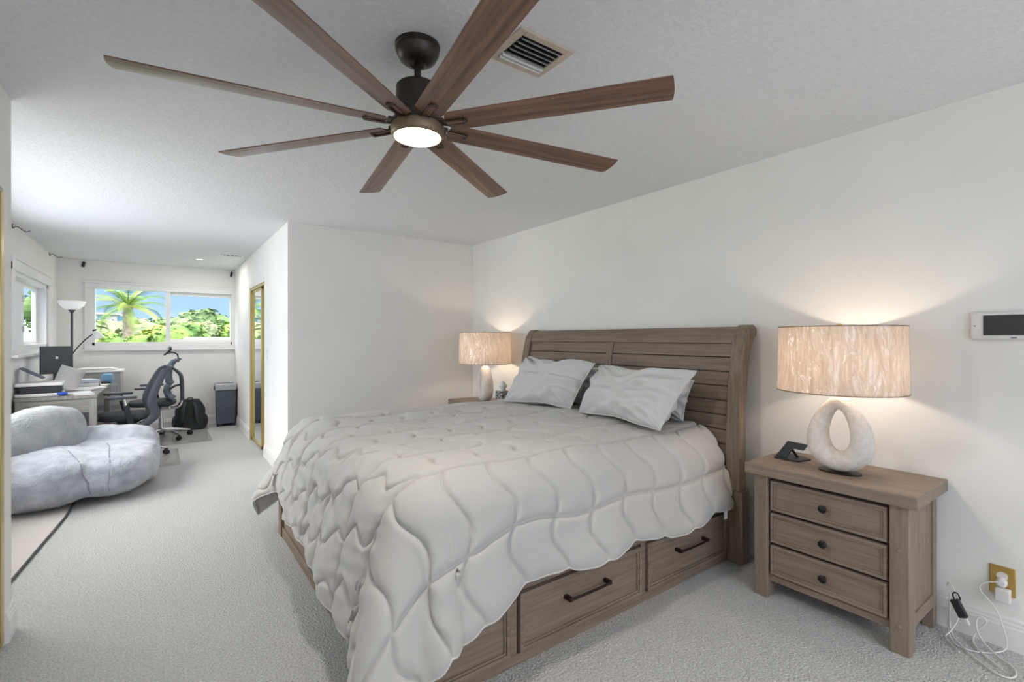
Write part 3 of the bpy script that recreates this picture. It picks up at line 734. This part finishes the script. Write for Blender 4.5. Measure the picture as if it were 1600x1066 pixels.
# ------------------------------------------------------------------ rug
t = thing('rug', 'cream rug with a dark woven edge under the beanbag chair', 'rug', (0, 0, 0))
MB().prism([(-1.12, 3.42), (-.70, 3.36), (-.585, 4.85), (-.56, 5.9), (-1.12, 5.95)], 'z', 0, .010).build('pile', M_RUG, t)
MB().tube([(-.70+.0, 3.36, .009), (-.672, 3.76, .009), (-.63, 4.3, .009), (-.585, 4.85, .009), (-.56, 5.9, .009)], .008, 8).build('edge_binding', M_RUGEDGE, t)

# ------------------------------------------------------------------ beanbag chair
t = thing('beanbag_chair', 'large blue-grey plush beanbag armchair on the rug by the desk', 'armchair', (0, 0, .012))
m = MB()
m.ell((-.46, 5.60, .20), (.43, .60, .20), 40, 20, .75)
m.ell((-.76, 5.30, .22), (.36, .38, .225), 36, 18, .8)
m.ell((-.50, 6.04, .24), (.48, .22, .25), 36, 18, .55)
m.ell((-.86, 5.74, .34), (.20, .52, .33), 36, 18, .8, M=T(-.86, 5.74, 0) @ R(math.radians(-22), 'Z') @ T(.86, -5.74, 0))
m.ell((-.22, 5.88, .18), (.20, .40, .18), 36, 18, .5)
o = m.build('beanbag_body', M_PLUSH, t, angle=180)
rm = o.modifiers.new('r', 'REMESH'); rm.mode = 'VOXEL'; rm.voxel_size = .014; rm.use_smooth_shade = True
sm = o.modifiers.new('s', 'SMOOTH'); sm.factor = .7; sm.iterations = 14
tx = bpy.data.textures.new('plush_lumps', 'CLOUDS'); tx.noise_scale = .16
dm = o.modifiers.new('d', 'DISPLACE'); dm.texture = tx; dm.strength = .045; dm.mid_level = .5; dm.texture_coords = 'GLOBAL'
for sp3 in ([(-.66, 5.30, .50), (-.56, 5.10, .42), (-.49, 4.98, .30), (-.46, 4.94, .15), (-.46, 4.96, .05)], [(-.38, 5.55, .45), (-.36, 5.25, .40), (-.34, 5.02, .28), (-.34, 4.98, .12), (-.34, 5.0, .05)], [(.0, 5.85, .30), (-.05, 6.0, .45), (-.3, 6.05, .50), (-.6, 6.0, .5)]):
    sm_ = MB().tube(sp3, .0035, 6, smooth=2).build('seam', mat('seam_thread', (.20, .22, .26), .9), t)
    q = sm_.modifiers.new('w', 'SHRINKWRAP'); q.target = o; q.wrap_method = 'NEAREST_SURFACEPOINT'; q.wrap_mode = 'ABOVE_SURFACE'; q.offset = .005; q2 = sm_.modifiers.new('s', 'SMOOTH'); q2.iterations = 3
m = MB(); m.ell((0, 0, 0), (.15, .45, .235), 40, 24, .8, M=T(-.82, 5.60, .52) @ R(math.radians(-27), 'Z') @ R(math.radians(-12), 'Y'))
o = m.build('back_cushion', M_PLUSH2, t, angle=180)
dm = o.modifiers.new('d', 'DISPLACE'); dm.texture = tx; dm.strength = .03; dm.texture_coords = 'GLOBAL'

# ------------------------------------------------------------------ desk and what stands on it
desk = thing('desk', 'grey wooden desk covered with papers by the left window', 'desk', (0, 0, 0))
DX0, DX1, DYa, DYb = -1.13, -.53, 6.42, 8.05
MB().b2(DX0, DX1, DYa, DYb, .74, .775).build('desktop', M_DESK, desk, bevel=.004)
for x in (DX0+.035, DX1-.035):
    for y in (DYa+.035, DYb-.035): MB().b2(x-.03, x+.03, y-.03, y+.03, 0, .74).build('leg', M_DESKZ, desk, bevel=.004)
m = MB(); m.b2(DX0+.06, DX1-.06, DYa+.01, DYa+.03, .60, .74); m.build('end_apron', M_DESKX, desk, bevel=.003)
m = MB(); m.b2(DX1-.03, DX1-.01, DYa+.06, DYb-.06, .64, .74); m.b2(DX0+.01, DX0+.03, DYa+.06, DYb-.06, .60, .74); m.b2(DX0+.06, DX1-.06, DYb-.03, DYb-.01, .6, .74); m.build('side_apron', M_DESK, desk, bevel=.003)
t = thing('printer', 'white and dark printer with raised paper tray on the near end of the desk', 'printer', (-.98, 6.66, .775), math.radians(4))
MB().b2(-.17, .17, -.15, .15, 0, .03).build('lower_tray', M_WHITEP, t, bevel=.006)
MB().b2(-.14, .16, -.14, .14, .03, .10).build('printer_body', M_DARKP, t, bevel=.01)
MB().b2(-.17, .17, -.15, .15, .10, .135).build('scanner_lid', M_WHITEP, t, bevel=.01)
MB().box((0, 0, 0), (.20, .22, .012), M=T(-.06, .02, .225) @ R(math.radians(33), 'Y')).build('paper_support', M_BLUEMESH, t, bevel=.003)
o = MB().box((0, 0, 0), (.34, .02, .30), M=R(math.radians(52), 'Z')).build('monitor_panel', M_GREYP, None, bevel=.004)
t = thing('monitor', 'dark grey monitor standing on the desk seen from behind', 'monitor', (-.94, 7.20, .775))
o.parent = t; o.location = (0, 0, .335)
MB().box((.0, .0, .1), (.04, .04, .2)).build('stand', M_GREYP, t, bevel=.004); MB().box((0, 0, .006), (.18, .16, .012)).build('stand_base', M_GREYP, t, bevel=.004)
MB().box((0, 0, 0), (.03, .003, .03), M=R(math.radians(52), 'Z') @ T(0, -.011, .0)).build('logo', M_CHROME, t).location = (0, 0, .36)
papers = [((-.70, 6.68), (.21, .29), 8, .012), ((-.72, 7.02), (.28, .21), -20, .02), ((-.66, 7.35), (.22, .30), 15, .008), ((-.78, 7.70), (.30, .22), 35, .014), ((-.62, 7.75), (.16, .22), -10, .006), ((-.64, 6.52), (.16, .12), 5, .005)]
labs = ['thin stack of white papers at the near corner of the desk', 'thick stack of white papers tilted in the middle of the desk', 'white papers laid along the right edge of the desk', 'pile of white papers toward the far end of the desk', 'small white sheets at the far right corner of the desk', 'small white note sheets right beside the desk leg corner']
for ((x, y), (sx, sy), a, h), lb in zip(papers, labs):
    m = MB(); nn = max(1, int(h/.004))
    for k in range(nn): m.box((0, 0, 0), (sx, sy, .003), M=T(x+.004*math.sin(k*3), y+.004*math.cos(k*5), .777+.0042*k) @ R(math.radians(a+2*math.sin(k*7)), 'Z'))
    tag(m.build('paper_stack', M_PAPER), lb, 'papers', 'paper stacks on the desk')
m = MB(); pts = [(i/10, math.sin(i/10*PI)*.03) for i in range(11)]
m.grid([[(-.11+.22*v, q[1]*(1 if v else .6), q[0]*.26) for v in (0, .5, 1)] for q in pts])
o = m.build('paper_sheet', mat('paper_grey', (.62, .62, .59), .8), angle=180); o.location = (-.84, 6.98, .80); o.rotation_euler = (math.radians(-22), math.radians(24), math.radians(20))
so = o.modifiers.new('t', 'SOLIDIFY'); so.thickness = .002
tag(o, 'large curled grey-white sheet standing up behind the printer', 'paper')
t = thing('document_tray', 'white document tray with papers beside the monitor', 'tray', (-.74, 7.58, .775), math.radians(15))
m = MB(); m.b2(-.12, .12, -.16, .16, 0, .006); m.b2(-.12, -.115, -.16, .16, 0, .05); m.b2(.115, .12, -.16, .16, 0, .05); m.b2(-.12, .12, .155, .16, 0, .05); m.build('tray_shell', M_WHITEP, t, bevel=.002)
MB().box((0, 0, .03), (.21, .29, .04)).build('sheets', M_PAPER, t); MB().box((0, 0, .07), (.20, .27, .03), M=R(.15, 'Z')).build('upper_sheets', mat('paper_blue', (.62, .66, .74), .8), t)
o = MB().ell((0, 0, 0), (.04, .03, .018), 16, 8, .8).build('mouse', mat('blue_plastic', (.02, .08, .5), .4)); o.location = (-.80, 6.50, .797); tag(o, 'small bright blue object on the desk beside the printer', 'desk item')
o = MB().box((0, 0, 0), (.10, .05, .025)).build('stapler', M_DARKP, bevel=.008); o.location = (-.58, 7.88, .795); o.rotation_euler = (0, 0, .4); tag(o, 'small black desk tool at the far right end of the desk', 'desk item')
# white cabinet behind the desk
t = thing('filing_cabinet', 'low pale grey cabinet with papers on top under the office window', 'cabinet', (-.72, 8.46, 0))
MB().b2(-.30, .28, -.22, .22, 0, .90).build('cabinet_body', mat('cabinet_grey', (.42, .42, .41), .5), t, bevel=.005)
MB().b2(-.32, .30, -.24, .24, .90, .925).build('cabinet_top', M_TRIM, t, bevel=.004)
for z in (.25, .60): 
    d_ = MB().b2(-.28, .26, -.232, -.222, z-.14, z+.14).build('drawer', mat('cabinet_grey2', (.45, .45, .44), .5), t, bevel=.003); MB().box((0, -.24, z+.06), (.1, .014, .012)).build('handle', M_CHROME, d_)
o = MB().box((0, 0, .05), (.10, .10, .12)).build('bottle_pack', mat('label_blue', (.16, .36, .58), .4), bevel=.01); o.location = (-.50, 8.14, .775+.0); tag(o, 'small pale blue box standing at the far end of the desk', 'box')
o.location = (-.56, 7.97, .785)
m = MB()
for k in range(5): m.box((.02*math.sin(k*4), .01*math.cos(k*3), .928+.006*k), (.42-.02*k, .26, .005), M=T(-.70, 8.42, 0) @ R(.06*math.sin(k*9), 'Z'))
tag(m.build('paper_pile', M_PAPER), 'loose white papers spread on top of the pale grey cabinet', 'papers')

# torchiere floor lamp with reading arm
t = thing('floor_lamp', 'black torchiere floor lamp with white bowl shade and side reading arm', 'lamp', (-.955, 8.50, 0))
MB().lathe([(.13, 0), (.13, .015), (.05, .03), (.012, .05)], 32).build('base', M_GREYP, t)
MB().lathe([(.0125, .04), (.0125, 1.68), (.03, 1.71), (.045, 1.72), (.045, 1.725), (0, 1.725)], 16).build('pole', M_GREYP, t)
V = [(.045, 1.722), (.09, 1.745), (.125, 1.785), (.142, 1.835), (.138, 1.835), (.121, 1.79), (.088, 1.752), (.04, 1.73)]
MB().lathe(V, 40).build('bowl_shade', mat('opal_glass', (.85, .85, .83), .35, emis=(1, .98, .95), estr=.25), t)
arm = MB().tube([(.01, 0, 1.15), (.05, -.01, 1.22), (.14, -.03, 1.34), (.23, -.05, 1.42)], .007, 8, smooth=2).build('reading_arm', M_BLACK, t)
MB().lathe([(.02, .05), (.03, .035), (.055, -.02), (.075, -.06), (.072, -.06), (.05, -.02), (.025, .03)], 24, M=T(.25, -.055, 1.40) @ R(math.radians(-20), 'Y')).build('reading_shade', M_WHITEP, arm)
MB().lathe([(.02, .05), (.022, .07), (0, .075)], 16, M=T(.25, -.055, 1.40) @ R(math.radians(-20), 'Y')).build('shade_cap', M_BLACK, arm)

light('downlight_lamp', 'AREA', (.42, 7.9, CE-.012), 10, (1, .98, .95), shape='DISK', size=.07, rot=(0, 0, 0))

# ------------------------------------------------------------------ office chairs (local: facing -x, origin on the floor at the hub)
def star_base(t, cm, rad=.32, a0=0):
    for k in range(5):
        a = a0+k*2*PI/5; c_, s_ = math.cos(a), math.sin(a)
        leg = MB().tube([(.02*c_, .02*s_, .12), (rad*.55*c_, rad*.55*s_, .105), (rad*c_, rad*s_, .075)], [.024, .018, .013], 10, smooth=1).build('base_leg', cm, t)
        cs = MB()
        Mx = T(rad*c_, rad*s_, .03) @ R(a+.6, 'Z') @ R(PI/2, 'X')
        for q in (-.016, .016): cs.lathe([(.012, -.009), (.028, -.009), (.030, 0), (.028, .009), (.012, .009)], 20, M=Mx @ T(0, 0, q))
        cs.tube([(rad*c_, rad*s_, .03), (rad*c_, rad*s_, .07)], .006, 8); cs.box((0, 0, 0), (.03, .022, .02), M=T(rad*c_, rad*s_, .06) @ R(a+.6, 'Z'))
        cs.build('caster', M_DARKP, leg)
    MB().lathe([(.03, .09), (.034, .14), (.025, .15), (.025, .28), (.016, .28), (.016, .42)], 20).build('gas_column', M_CHROME if cm == M_CHROME else M_DARKP, t)
def armrest(t, s, metal):
    y = s*.27
    a = MB().box((0, 0, 0), (.055, .035, .25), M=T(-.06, y, .50) @ R(math.radians(-12), 'Y')).build('armrest', M_DARKP, t, bevel=.008)
    MB().tube([(-.085, y, .60), (-.10, y, .69)], .016, 8).build('arm_post', metal, a)
    MB().box((0, 0, 0), (.26, .085, .028), M=T(-.12, y, .705)).build('arm_pad', M_GREYP, a, bevel=.010, seg=3)
def chair_low(loc, rz):
    t = thing('office_chair', 'black mesh office chair nearer the beanbag with thick curved back frame', 'office chair', loc, rz)
    star_base(t, M_CHROME, .31, .9)
    MB().box((0, 0, 0), (.24, .20, .06), M=T(-.03, 0, .42)).build('tilt_mechanism', M_DARKP, t, bevel=.01)
    o = MB().ell((-.08, 0, .475), (.25, .25, .045), 36, 12, .6).build('seat', M_MESH, t, angle=180)
    MB().tube([(-.32, -.2, .50), (-.33, 0, .49), (-.32, .2, .50)], .02, 8).build('seat_front_edge', M_GREYP, o)
    for s in (-1, 1): armrest(t, s, M_CHROME)
    prof = [(.02, .36), (.12, .42), (.19, .50), (.13, .62), (.17, .76), (.23, .90), (.27, .98), (.33, 1.01)]
    fr = MB()
    for s in (-1, 1):
        fr.tube([(x, s*(.235-.03*max(0, z-.8)*3), z) for x, z in prof], [.030, .042, .050, .048, .040, .034, .028, .016], 10, flat=(1, .5), smooth=2)
    fr.tube([(.335, -.20, 1.01), (.345, 0, 1.015), (.335, .20, 1.01)], .014, 8, smooth=1)
    fr = fr.build('back_frame', M_GREYP, t)
    rows = [[(x-.005+.02*abs(v)**2-.02, .22*v, z) for v in np.linspace(-1, 1, 9)] for x, z in [(.14, .56), (.145, .64), (.17, .74), (.20, .84), (.24, .92), (.30, .99)]]
    o = MB().grid(rows).build('back_mesh', M_MESH, t, angle=180); q = o.modifiers.new('t', 'SOLIDIFY'); q.thickness = .008
    MB().tube([(.02, -.1, .40), (.14, -.08, .46), (.16, 0, .58), (.14, .08, .46), (.02, .1, .40)], .014, 8, smooth=2).build('back_bracket', M_CHROME, t)
def chair_high(loc, rz):
    t = thing('office_chair', 'blue-grey ergonomic office chair with headrest and chrome base by the backpack', 'office chair', loc, rz)
    star_base(t, M_CHROME, .34, .35)
    MB().box((0, 0, 0), (.26, .18, .06), M=T(-.02, 0, .42)).build('tilt_mechanism', M_CHROME, t, bevel=.015)
    MB().ell((-.09, 0, .49), (.26, .25, .045), 36, 12, .6).build('seat', M_MESH, t, angle=180)
    for s in (-1, 1): armrest(t, s, M_CHROME)
    sp_ = MB().tube([(.235, 0, .50), (.235, 0, .62), (.23, 0, .80), (.215, 0, .86), (.15, 0, .93), (.11, 0, .95)], [.024, .024, .024, .024, .018, .012], 10, flat=(1, 1.5), smooth=1).build('spine', M_GREYP, t)
    MB().tube([(-.02, 0, .43), (.14, 0, .40), (.22, 0, .43), (.235, 0, .54)], .018, 10, smooth=2).build('spine_bracket', M_CHROME, t)
    def pad(nm, pr, hw, th, m_):
        rows = [[(x+.045*v*v, hw*v, z) for v in np.linspace(-1, 1, 11)] for x, z in pr]
        o = MB().grid(rows).build(nm, m_, t, angle=180); q = o.modifiers.new('t', 'SOLIDIFY'); q.thickness = th; q.offset = 1; b = o.modifiers.new('b', 'BEVEL'); b.width = .008; b.segments = 2
        return o
    pad('upper_back', [(.08, .75), (.07, .82), (.075, .90), (.095, .98), (.13, 1.03), (.18, 1.05)], .21, .03, M_BLUEMESH)
    pad('lumbar_support', [(.12, .54), (.07, .58), (.05, .64), (.06, .70), (.10, .74)], .20, .03, M_BLUEMESH)
    MB().tube([(.07, 0, .64), (.15, 0, .70), (.23, 0, .72)], .014, 8).build('lumbar_arm', M_GREYP, t)
    MB().tube([(.19, 0, 1.02), (.19, 0, 1.12), (.15, 0, 1.155), (.09, 0, 1.16)], .009, 8, smooth=2).build('headrest_arm', M_BLACK, t)
    hr = MB()
    ring = [(.065+.03*math.cos(a)**2+.03*math.sin(a), .13*math.cos(a), 1.18+.055*math.sin(a)) for a in np.linspace(0, 2*PI, 25)[:-1]]
    hr.tube(ring, .010, 8, closed=True)
    for k in range(4): 
        y = .11-.02; z = 1.14+.024*k; hr.tube([(.095, -.11, z), (.06, 0, z), (.095, .11, z)], .004, 6, smooth=1)
    hr.build('headrest', M_DARKP, t)
chair_low((-.26, 6.95, 0), math.radians(6))
chair_high((-.01, 7.98, 0), math.radians(-4))

# chair mats
o = MB().b2(-.10, .54, 7.42, 8.42, .001, .004).build('chair_mat', M_CLEAR); tag(o, 'clear plastic chair mat under the ergonomic office chair', 'chair mat')
o = MB().prism([(-.5, 6.22), (.12, 6.22), (.16, 6.26), (.16, 7.15), (-.5, 7.15)], 'z', .001, .004).build('chair_mat', M_CLEAR); tag(o, 'clear plastic chair mat corner showing behind the beanbag', 'chair mat')

# backpack
t = thing('backpack', 'black backpack standing on the carpet beside the ergonomic office chair', 'backpack', (.34, 8.56, 0), math.radians(-6))
rows = []
for k in range(15):
    z = k/14; w_ = .205*(1-.10*z-.55*max(0, z-.62)**1.4*2.6); d_ = .115*(1-.35*z)
    if k == 0: w_ *= .85
    row = []
    for i in range(28):
        a = 2*PI*i/28; c_, s_ = math.cos(a), math.sin(a)
        row.append((w_*math.copysign(abs(c_)**.7, c_)*(1+.03*math.sin(z*9+a*2)), d_*math.copysign(abs(s_)**.7, s_), .012+.43*z-.02*(1-z)*abs(c_)))
    rows.append(row)
m = MB().grid(rows, wrap=True); nn = len(m.v); m.f.append(tuple(range(14*28, 15*28))); m.f.append(tuple(range(27, -1, -1)))
bagm = mat('backpack_nylon', (.022, .026, .03), .6, noise=.3, nscale=25, bump=.3, bscale=30)
m.build('bag_body', bagm, t, angle=60)
for s in (-1, 1):
    MB().tube([(s*.05, -.075, .41), (s*.075, -.118, .33), (s*.085, -.135, .22), (s*.10, -.125, .10), (s*.14, -.10, .05)], [.018, .026, .026, .018, .008], 10, flat=(.5, 1), smooth=2).build('shoulder_strap', mat('strap_grey', (.04, .05, .055), .7), t)
    MB().ell((s*.19, -.0, .12), (.035, .09, .09), 16, 10).build('side_pocket', bagm, t)
MB().tube([(-.04, 0, .43), (-.03, 0, .465), (.03, 0, .465), (.04, 0, .43)], .008, 8, smooth=2).build('top_handle', M_DARKP, t)

# shredder bin
t = thing('paper_shredder', 'dark grey office shredder bin with light grey top by the closet wall', 'paper shredder', (.80, 8.66, 0), math.radians(-3))
MB().box((0, 0, .295), (.27, .30, .51), taper=.93).build('bin_body', mat('shredder_slate', (.075, .095, .12), .5), t, bevel=.012, seg=3)
MB().box((0, 0, .60), (.285, .32, .10)).build('cutter_head', mat('shredder_silver', (.42, .43, .44), .45), t, bevel=.02, seg=3)
MB().box((0, 0, .652), (.23, .04, .006)).build('paper_slot', M_DARKP, t)
MB().tube([(-.13, -.1, .65), (-.15, -.1, .60), (-.15, -.1, .56)], .007, 6, smooth=1).build('handle', M_DARKP, t)
for x in (-.1, .1):
    for y in (-.11, .11): MB().lathe([(.018, 0), (.018, .04), (0, .045)], 12, c=(x, y, 0)).build('wheel', M_DARKP, t)

# curtain brackets and speakers by the ceiling
def bracket(loc, label, rz=0):
    t = tag(MB().tube([(0, 0, .03), (.0, 0, -.02), (.02, .03, .02), (.05, .08, .0), (.07, .12, -.02), (.10, .13, .0)], .004, 6, smooth=2).build('wall_hook', M_BRACKET), label, 'hook', 'metal hooks high on the left wall'); t.location = loc; t.rotation_euler = (0, 0, rz)
bracket((XL+.008, 6.45, 2.40), 'thin metal hook near the ceiling close to the left doorway edge')
bracket((XL+.008, 8.30, 2.40), 'thin metal hook near the ceiling in the far left corner')
for x, lb in ((-.88, 'small black speaker high on the left of the office window wall'), (.90, 'small black speaker high in the right corner of the office window wall')):
    o = MB().box((0, -.02, 0), (.03, .04, .075)).build('wall_speaker', M_DARKP, bevel=.004); o.location = (x, YO, 2.375); o.rotation_euler = (0, .15, 0); tag(o, lb, 'speaker', 'small wall speakers in the office')

# ------------------------------------------------------------------ outside
GZ = -3.2
o = MB().b2(-120, 120, 9.2, 260, GZ-.2, GZ).build('ground', mat('grass', (.10, .16, .05), .9, noise=.4, nscale=.3)); struct(o)
def leafm(n, a, b): return mat(n, a, .7, col2=b, nscale=1.5, detail=5)
LG = [leafm('leaf_a', (.07, .17, .02), (.25, .38, .06)), leafm('leaf_b', (.045, .11, .025), (.16, .25, .07)), leafm('leaf_c', (.17, .26, .03), (.42, .46, .08)), leafm('leaf_d', (.12, .17, .06), (.29, .33, .17))]
M_BARK = mat('bark', (.30, .22, .16), .9, noise=.3, nscale=6)
def tree(name, label, x, y, r, top, lm, n=900, group=None, cat='tree', asp=1.0):
    t = thing(name, label, cat, (x, y, GZ), group=group)
    rg = random.Random(hash((x, y)) % 1000 if False else int(abs(x*37+y*11)*7)); m = MB(); cz = top-GZ-r*asp*.66
    blobs = [(0, 0, 0, 1.0)]+[(rg.uniform(-.6, .6), rg.uniform(-.6, .6), rg.uniform(-.3, .55), rg.uniform(.35, .6)) for _ in range(7)]
    for k in range(n):
        bx, by, bz, br_ = rg.choice(blobs)
        d = Vector((rg.gauss(0, 1), rg.gauss(0, 1), rg.gauss(0, 1))).normalized()
        p = Vector((bx, by, bz*asp))*r*.75+Vector((d.x, d.y, d.z*asp*.9))*r*br_*.72*rg.uniform(.75, 1.05)+Vector((0, 0, cz))
        s = r*rg.uniform(.06, .12)
        q = (d+Vector((rg.uniform(-.8, .8), rg.uniform(-.8, .8), rg.uniform(-.3, .8)))).normalized()
        u = q.cross(Vector((rg.uniform(-1, 1), rg.uniform(-1, 1), 1))).normalized(); v = q.cross(u)
        m.add([p-u*s, p-v*s*.6, p+u*s, p+v*s*.6+q*s*.3], [(0, 1, 2), (0, 2, 3)])
    for bx, by, bz, br_ in blobs:
        m.ell((bx*r*.75, by*r*.75, cz+bz*asp*r*.75), (r*br_*.62,)*3, 10, 7)
    m.build('crown', lm, t, angle=20)
    MB().tube([(0, 0, 0), (.1*r, 0, cz*.5), (0, 0, cz)], [.12*r, .09*r, .06*r], 8).build('trunk', M_BARK, t)
    return t
def sky_pos(px, Y):   # used once to lay out the trees seen through the far window
    u = (px-800)/750.0; s_, c_ = math.sin(YAW), math.cos(YAW); return Y*(s_+c_*u)/(c_-s_*u)
TR = [(165, 30, 2.0, 2.35, 3, 'pale olive tree left of the palm, in front of the white building'),
      (232, 27, 1.9, 2.15, 3, 'pale olive tree just right of the palm trunk'),
      (252, 22, 1.2, 1.75, 2, 'bright yellow-green bush beside the window mullion'),
      (222, 20, .75, 1.50, 0, 'bright green bush low to the right of the palm trunk'),
      (172, 19, .75, 1.50, 0, 'bright green bush low to the left of the palm trunk'),
      (284, 30, 2.1, 2.55, 1, 'dark green tree at the left of the right window pane'),
      (276, 19.5, 1.1, 1.85, 0, 'light green bush low at the left of the right pane'),
      (328, 36, 2.9, 3.15, 1, 'dark dense tree with the highest crown in the right pane'),
      (303, 26, 1.4, 2.15, 3, 'olive tree below and left of the highest dark crown'),
      (345, 28, 1.9, 1.95, 2, 'yellow-green spreading tree at the right of the right pane'),
      (374, 27, 1.9, 2.25, 0, 'green tree cut off by the right window edge'),
      (205, 44, 2.9, 2.6, 3, 'distant olive tree behind the palm'),
      (262, 52, 2.3, 2.7, 1, 'distant dark tree behind the window mullion')]
for px, Y, r_, top, k, lb in TR:
    tree('leafy_tree' if r_ > 1.4 else 'bush', lb, sky_pos(px, Y), Y, r_, top, LG[k], 1100, 'trees outside the office windows', 'tree' if r_ > 1.4 else 'bush')
tree('dark_tree', 'dark green tree seen through the left side window', sky_pos(58, 17), 17, .55, 2.9, LG[1], 700, None, 'tree', 2.2)
# palms
def palm(x, y, crown, fl, rt, nf, label):
    t = thing('palm_tree', label, 'palm tree', (x, y, GZ)); H_ = crown-GZ; rg = random.Random(4)
    m = MB(); prof = []
    for k in range(40):
        z = H_*k/39; prof.append((rt*(1.15-.15*k/39)*(1+.10*(k % 2)), z))
    m.lathe(prof, 14); m.build('trunk', mat('palm_bark', (.28, .20, .15), .9, col2=(.48, .39, .31), nscale=9), t)
    for k in range(nf):
        az = k*2.399; el = math.radians(72-95*k/nf); d = Vector((math.cos(az), math.sin(az), 0)); pts = []
        n = 10
        for i in range(n+1):
            s = i/n; e = el-s*s*math.radians(70)
            if i == 0: p = Vector((0, 0, H_))
            else: p = p+(d*math.cos(e)+Vector((0, 0, 1))*math.sin(e))*fl/n
            pts.append(p.copy())
        f = MB().tube([tuple(q) for q in pts], [.022*(1-.8*i/n) for i in range(n+1)], 5)
        sd = d.cross(Vector((0, 0, 1)))
        for i in range(2, n*3):
            s = i/(n*3); a = pts[int(s*n)].lerp(pts[min(n, int(s*n)+1)], s*n-int(s*n)); tg = (pts[min(n, int(s*n)+1)]-pts[int(s*n)]).normalized()
            ll = fl*.24*math.sin(PI*min(1, s*.85+.12))
            for q in (-1, 1):
                tip = a+sd*q*ll*.8+tg*ll*.55+Vector((0, 0, -ll*.35)); wv = tg*.017
                f.add([a-wv, a+wv, tip], [(0, 1, 2)])
        f.build('frond', LG[2] if k % 3 == 0 else LG[0], t, angle=20)
    return t
palm(sky_pos(200, 24), 24, 2.62, 1.55, .15, 24, 'tall palm tree filling the left pane of the office window')
palm(sky_pos(290, 52), 52, 3.35, .6, .10, 16, 'tiny distant palm tree on the skyline of the right pane')
def far_building(name, label, x0, x1, y0, y1, top, wallm, wins=None, roof=None):
    t = thing(name, label, 'building', ((x0+x1)/2, (y0+y1)/2, GZ)); hx, hy = (x1-x0)/2, (y1-y0)/2; h = top-GZ
    MB().b2(-hx, hx, -hy, hy, 0, h).build('walls', wallm, t)
    if roof: MB().prism([(-hy-.4, h), (hy+.4, h), (0, h+roof)], 'x', -hx-.4, hx+.4).build('roof', mat('roof_grey', (.28, .31, .34), .8), t)
    else: MB().b2(-hx-.15, hx+.15, -hy-.15, hy+.15, h, h+.18).build('roof_slab', M_WHITEB, t)
    for (wx, wz, ww, wh) in (wins or []): MB().b2(wx-ww/2, wx+ww/2, -hy-.05, -hy+.02, wz-GZ-wh/2, wz-GZ+wh/2).build('window', mat('far_glass', (.10, .20, .28), .2), t)
M_WHITEB = mat('stucco_white', (.45, .45, .44), .7)
xa, xb = sky_pos(146, 60), sky_pos(186, 60)
far_building('white_building', 'white two-storey building with dark windows far left behind the palm', xa-2, xb, 58, 64, 3.55, M_WHITEB, [(-.2+dx, 2.9, .55, 1.1) for dx in (-.6, 1.0, 2.4)])
far_building('flat_house', 'low white flat-roofed house at the bottom of the right pane', sky_pos(303, 14), sky_pos(350, 14), 14, 16, 1.20, M_WHITEB)
far_building('grey_house', 'grey-green house with a grey gabled roof through the left side window', sky_pos(8, 24), sky_pos(60, 24), 22, 27, 1.25, mat('stucco_teal', (.28, .36, .36), .7), None, .75)
